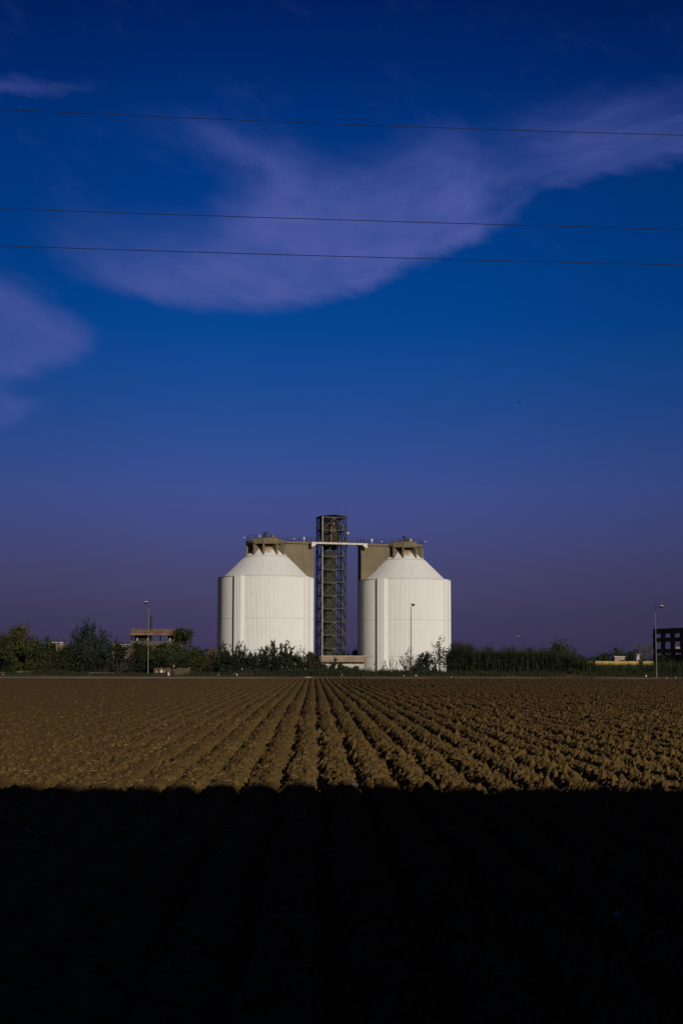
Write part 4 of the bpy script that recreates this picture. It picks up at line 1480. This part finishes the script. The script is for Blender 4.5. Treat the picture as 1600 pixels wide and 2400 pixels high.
bush('bush', 'dark green bush under the left end of the tiled roof', 'bush', 322, 1509, 60, 240, 'leaf_dark', 1500, .28, 24, G)
bush('bush', 'leafy green bush under the middle of the tiled roof', 'bush', 378, 1518, 78, 239, 'leaf_olive', 1900, .28, 28, G)
bush('bush', 'dense green bush hiding the left half of the house wall', 'bush', 338, 1505, 84, 244, 'leaf_dark', 2600, .27, 32, G, shape='block', spray=.2)
bush('bush', 'dense bush hiding the right half of the house wall', 'bush', 402, 1506, 80, 244, 'leaf_olive', 2400, .27, 32, G, shape='block', spray=.2)
bush('bush', 'rounded dark bush right behind the stooping person', 'bush', 398, 1530, 100, 233, 'leaf_dark', 2200, .27, 30, G, shape='block')
bush('bush', 'green bush with lighter leaves right of the person', 'bush', 450, 1518, 66, 236, 'leaf_olive', 1700, .27, 26, G)
bush('tree', 'flat-topped spreading tree beside the right end of the tiled roof', 'tree', 434, 1476, 54, 264, 'leaf_olive', 800, .38, 16, 'trees behind the verge', shape='flat', twigs=12)
fan_shrub('bush', 'grey-green feathery bush between the tiled-roof house and the left silo', 'bush', 448, 1497, 60, 250, 'leaf_grey', 30, 18, .27, G)
bush('tree', 'small dark spire-shaped cypress left of the left silo', 'tree', 481, 1497, 12, 262, 'leaf_dark', 500, .28, 14, 'trees behind the verge', shape='cone')
bush('bush', 'dark bush at the foot of the small cypress', 'bush', 478, 1516, 40, 248, 'leaf_dark', 900, .27, 18, G)
fan_shrub('weed', 'thicket of brown dry stalks at the left edge of the left silo', 'plant', 500, 1518, 44, 238, 'leaf_brown', 46, 10, .22, 'weeds along the verge', bare=.3, thick=.03)
fan_shrub('bush', 'thin twiggy bush at the left edge of the left silo', 'bush', 524, 1500, 44, 246, 'leaf_dark', 22, 16, .26, G, bare=.2)
fan_shrub('bush', 'loose dark-leaved bush before the dark slot of the left silo', 'bush', 560, 1500, 74, 240, 'leaf_dark', 40, 22, .24, G, side=2)
bush('bush', 'low dense dark bush before the left part of the left silo', 'bush', 560, 1536, 130, 235, 'leaf_dark', 4200, .25, 60, G, shape='block')
fan_shrub('bush', 'low spreading bush between the two taller ones before the left silo', 'bush', 600, 1522, 60, 239, 'leaf_dark', 32, 22, .24, G, side=2)
fan_shrub('bush', 'tallest leafy bush before the middle of the left silo', 'bush', 640, 1497, 76, 238, 'leaf_dark', 46, 30, .25, G, side=2)
fan_shrub('bush', 'slanting leafy shoots right of the tallest bush before the left silo', 'bush', 672, 1499, 42, 240, 'leaf_dark', 14, 24, .28, G)
bush('bush', 'low dense dark bush before the right part of the left silo', 'bush', 672, 1538, 150, 234, 'leaf_dark', 4600, .25, 66, G, shape='block')
fan_shrub('weed', 'bare pale stalks before the right part of the left silo', 'plant', 702, 1500, 46, 242, 'leaf_brown', 26, 9, .2, 'weeds along the verge', bare=.7, thick=.028)
bush('bush', 'ragged bush at the right edge of the left silo', 'bush', 734, 1514, 36, 240, 'leaf_dark', 900, .27, 18, G, spray=.3)
fan_shrub('weed', 'brown-leaved bush before the low building', 'bush', 722, 1528, 60, 236, 'leaf_brown', 24, 16, .24, G)
fan_shrub('bush', 'thin leafy bush before the left end of the beige fascia', 'bush', 780, 1541, 60, 237, 'leaf_dark', 20, 14, .25, G)
bush('bush', 'low dark bush below the beige low building', 'bush', 800, 1563, 130, 233, 'leaf_dark', 1700, .24, 34, G, shape='block')
bush('tree', 'small dark tree showing between the tower and the right silo', 'tree', 834, 1520, 46, 372, 'leaf_dark', 1100, .40, 20, 'trees behind the verge')
fan_shrub('weed', 'lone arching dry stalks before the left part of the right silo', 'plant', 916, 1523, 44, 236, 'leaf_brown', 9, 9, .17, 'weeds along the verge', bare=.3, thick=.04, side=1)
fan_shrub('weed', 'short dry shoots left of the arching stalks before the right silo', 'plant', 882, 1546, 40, 236, 'leaf_brown', 9, 6, .16, 'weeds along the verge', bare=.3, thick=.03, side=2)
fan_shrub('weed', 'spreading twiggy weed around the lamp post before the right silo', 'plant', 958, 1514, 64, 234, 'leaf_brown', 34, 7, .18, 'weeds along the verge', bare=.5, thick=.032, side=4)
fan_shrub('bush', 'dark leafy bush with heavy heads right of the lamp post', 'bush', 998, 1525, 50, 236, 'leaf_dark', 20, 22, .27, G)
fan_shrub('bush', 'tall sparse bush with seed heads at the right edge of the right silo', 'bush', 1030, 1490, 54, 238, 'leaf_dark', 24, 9, .24, G, side=4, thick=.035)
bush('bush', 'low dark bush along the foot of the right silo', 'bush', 985, 1562, 130, 234, 'leaf_dark', 1700, .24, 34, G, shape='block')
fan_shrub('weed', 'rusty brown weed patch at the right foot of the reeds', 'plant', 1346, 1568, 34, 229, 'leaf_brown', 40, 14, .18, 'weeds along the verge', thick=.025)
bush('tree', 'dense dark tree with a pointed top rising behind the right end of the reeds', 'tree', 1315, 1495, 92, 268, 'leaf_olive', 5200, .36, 80, 'trees behind the verge', shape='cone', spray=.03)
bush('bush', 'dark bush left of the round tree beyond the yellow wall', 'bush', 1414, 1532, 40, 430, 'leaf_dark', 700, .42, 14, 'trees beyond the yellow wall')
bush('tree', 'round grey-green tree beyond the middle of the yellow wall', 'tree', 1447, 1514, 36, 460, 'leaf_grey', 1100, .45, 18, 'trees beyond the yellow wall')
bush('tree', 'dark tree between the round tree and the bare trees', 'tree', 1478, 1527, 24, 440, 'leaf_dark', 600, .4, 12, 'trees beyond the yellow wall')
bare_tree('pale bare tree beyond the yellow wall, the left of two', 1498, 1502, 44, 380, group='trees beyond the yellow wall')
bare_tree('pale bare tree beside the concrete frame, the right of two', 1518, 1498, 40, 375, group='trees beyond the yellow wall')
bush('bush', 'dark bush at the foot of the concrete frame building, behind the rod-topped lamp', 'bush', 1556, 1524, 40, 250, 'leaf_dark', 1000, .3, 18, G)
bush('bush', 'dark low bush at the right edge of the photo', 'bush', 1602, 1552, 60, 238, 'leaf_dark', 1100, .28, 20, G)

# ------------------------------------------------------------------ reeds and grass (nobody could count them)


def blades(name, label, cat, xs, ys, hs, m, width, lean, seg=3, z=GZ):
    n = len(xs)
    a = nrg.random(n) * 2 * np.pi
    d = np.stack([np.cos(a), np.sin(a) * 0.5, np.zeros(n)], -1) * (lean * hs * nrg.random(n))[:, None]
    wv = np.stack([np.cos(a + 1.3), np.sin(a + 1.3), np.zeros(n)], -1) * (width * (0.6 + 0.8 * nrg.random(n)))[:, None] / 2
    base = np.stack([xs, ys, np.full(n, z)], -1)
    rows = []
    for k in range(seg + 1):
        t = k / seg
        c = base + d * t * t + np.array([0, 0, 1.0]) * (hs * t)[:, None]
        tap = 1 - 0.85 * t
        rows += [c - wv * tap, c + wv * tap]
    V = np.concatenate(rows)
    i = np.arange(n)
    Q = np.concatenate([np.stack([i + (2 * k) * n, i + (2 * k + 1) * n, i + (2 * k + 3) * n, i + (2 * k + 2) * n], -1) for k in range(seg)])
    return tag(np_mesh(name, V, Q, m), label, cat, kind='stuff')


def pxX(px, Y):
    return (px - 800) / F * Y


# reed bed: stems plus their hanging leaves
n = 5200
px = nrg.uniform(1046, 1388, n)
ys = nrg.uniform(234, 247, n)
top = np.interp(px, [1046, 1058, 1078, 1100, 1120, 1160, 1200, 1260, 1300, 1340, 1365, 1388], [1535, 1508, 1503, 1511, 1517, 1519, 1518, 1517, 1520, 1526, 1538, 1552])
top = top + 12 * vnoise(px * 0.10, px * 0 + 5) - 5 + np.abs(nrg.normal(size=n)) * 11
top = np.where(nrg.random(n) < 0.18, top - nrg.uniform(3, 13, n), top)
hs = np.maximum(0.8, (HORIZON - top) / F * ys + CAM.z - GZ)
blades('reed_bed', 'dense bed of tall dark green reeds right of the right silo', 'reeds', pxX(px, ys), ys, hs, M['reed'], 0.14, 0.13, 4)
n = 15000
px = nrg.uniform(1046, 1388, n)
ys = nrg.uniform(233, 247, n)
hmax = np.interp(px, [1046, 1058, 1078, 1120, 1200, 1300, 1340, 1388], [2.4, 4.5, 4.9, 4.0, 4.0, 3.8, 3.3, 1.5])
z0 = nrg.random(n) * hmax * 0.85
L_ = nrg.uniform(0.5, 1.1, n)
a = nrg.random(n) * 2 * np.pi
P0 = np.stack([pxX(px, ys), ys, GZ + z0], -1)
dr = np.stack([np.cos(a) * 0.5, np.sin(a) * 0.5, np.full(n, 0.8)], -1) * L_[:, None]
wv = np.stack([-np.sin(a), np.cos(a), np.full(n, 0.2)], -1) * 0.05
P1 = P0 + dr * 0.6
P2 = P0 + dr * np.array([1.3, 1.3, 0.75])
V = np.concatenate([P0 - wv * .5, P0 + wv * .5, P1 + wv, P1 - wv, P2 + wv * .2, P2 - wv * .2])
i = np.arange(n)
Q = np.concatenate([np.stack([i, i + n, i + 2 * n, i + 3 * n], -1), np.stack([i + 3 * n, i + 2 * n, i + 4 * n, i + 5 * n], -1)])
tag(np_mesh('reed_leaves', V, Q, M['reed']), 'drooping dark leaves of the reed bed right of the right silo', 'reeds', kind='stuff')

# sparse reeds in front of the yellow wall and the frame building
n = 3600
px = nrg.uniform(1362, 1640, n)
ys = nrg.uniform(231, 242, n)
top = np.interp(px, [1362, 1380, 1420, 1500, 1540, 1640], [1543, 1553, 1558, 1557, 1555, 1550]) + np.abs(nrg.normal(size=n)) * 9 - 6
top = np.where(nrg.random(n) < 0.07, top - nrg.uniform(4, 16, n), top)
hs = np.maximum(0.5, (HORIZON - top) / F * ys + CAM.z - GZ)
blades('reed_fringe', 'sparse reeds and tall grass in front of the yellow wall', 'reeds', pxX(px, ys), ys, hs, M['reed'], 0.09, 0.25, 3)

# verge grass: three strips with different heights, dark green and dry
n = 42000
ys = nrg.uniform(226.3, 236, n)
px = nrg.uniform(-60, 1660, n)
tall = np.interp(px, [-60, 60, 90, 160, 200, 380, 520, 600, 700, 840, 930, 1000, 1660], [.35, .45, .8, .8, .5, .4, .55, .9, 1.0, 1.0, .95, .8, .9])
hs = tall * (0.45 + 0.75 * nrg.random(n)) * (0.35 + 0.65 * np.clip((ys - 226.3) / 3, 0, 1)) * (0.7 + 0.6 * vnoise(px * .05, ys * .5))
keep = ~((px > 360) & (px < 448) & (ys < 229.3) & (nrg.random(n) < .8))
blades('verge_grass', 'dark green grass along the foot of the bushes', 'grass', pxX(px, ys)[keep], ys[keep], hs[keep], M['grass'], 0.10, 0.5, 2)
n = 3000
ys = nrg.uniform(226.0, 231, n)
px = np.where(nrg.random(n) < .45, nrg.normal(1300, 45, n), nrg.uniform(-60, 1660, n))
hs = 0.15 + 0.5 * nrg.random(n) ** 2
blades('dry_grass', 'dry brown grass tufts along the edge of the track', 'grass', pxX(px, ys), ys, hs, M['dry_grass'], 0.05, 0.6, 2)
# distant woods on the horizon
n = 26000
px = nrg.uniform(-500, 2100, n)
ys = nrg.uniform(640, 690, n)
hh = (4.2 + 3.0 * vnoise(px * 0.035, px * 0 + 3) + 2.0 * vnoise(px * 0.16, px * 0 + 8)) * np.sqrt(nrg.random(n))
P = np.stack([pxX(px, ys), ys, GZ + hh], -1)
V, Q = leaf_quads(P, 1.1, 1.2)
tag(np_mesh('far_woods', V, Q, M['leaf_blue']), 'low dark far-off line of woods on the horizon', 'woods', kind='stuff')

# ------------------------------------------------------------------ the factory hall behind the camera, whose shade covers the foreground
Lsh = 23.0 + 14.0
hh_ = Lsh / math.cos(R(SUN_AZ)) * math.tan(R(SUN_EL)) + 0.02
fh = thing('factory_hall', 'long flat-roofed hall behind the viewer, casting the black shade over the foreground', 'building', (16, -14, -0.3), R(-8))
MB().box((0, -9, hh_ / 2 - 0.2), (120, 17.6, hh_ - 0.9)).build('wall', M['wallback'], fh)
MB().box((0, -0.15, hh_ - 0.35), (120.4, 0.3, 1.3)).build('parapet', M['wallback'], fh)
for k in range(20):
    o = MB().box((-57 + k * 6, -0.16, 6.5), (3.2, 0.12, 2.0)).build('window', M['glass'], fh)
    MB().box((-57 + k * 6, -0.1, 5.42), (3.4, 0.16, 0.14)).build('sill', M['seam'], o)
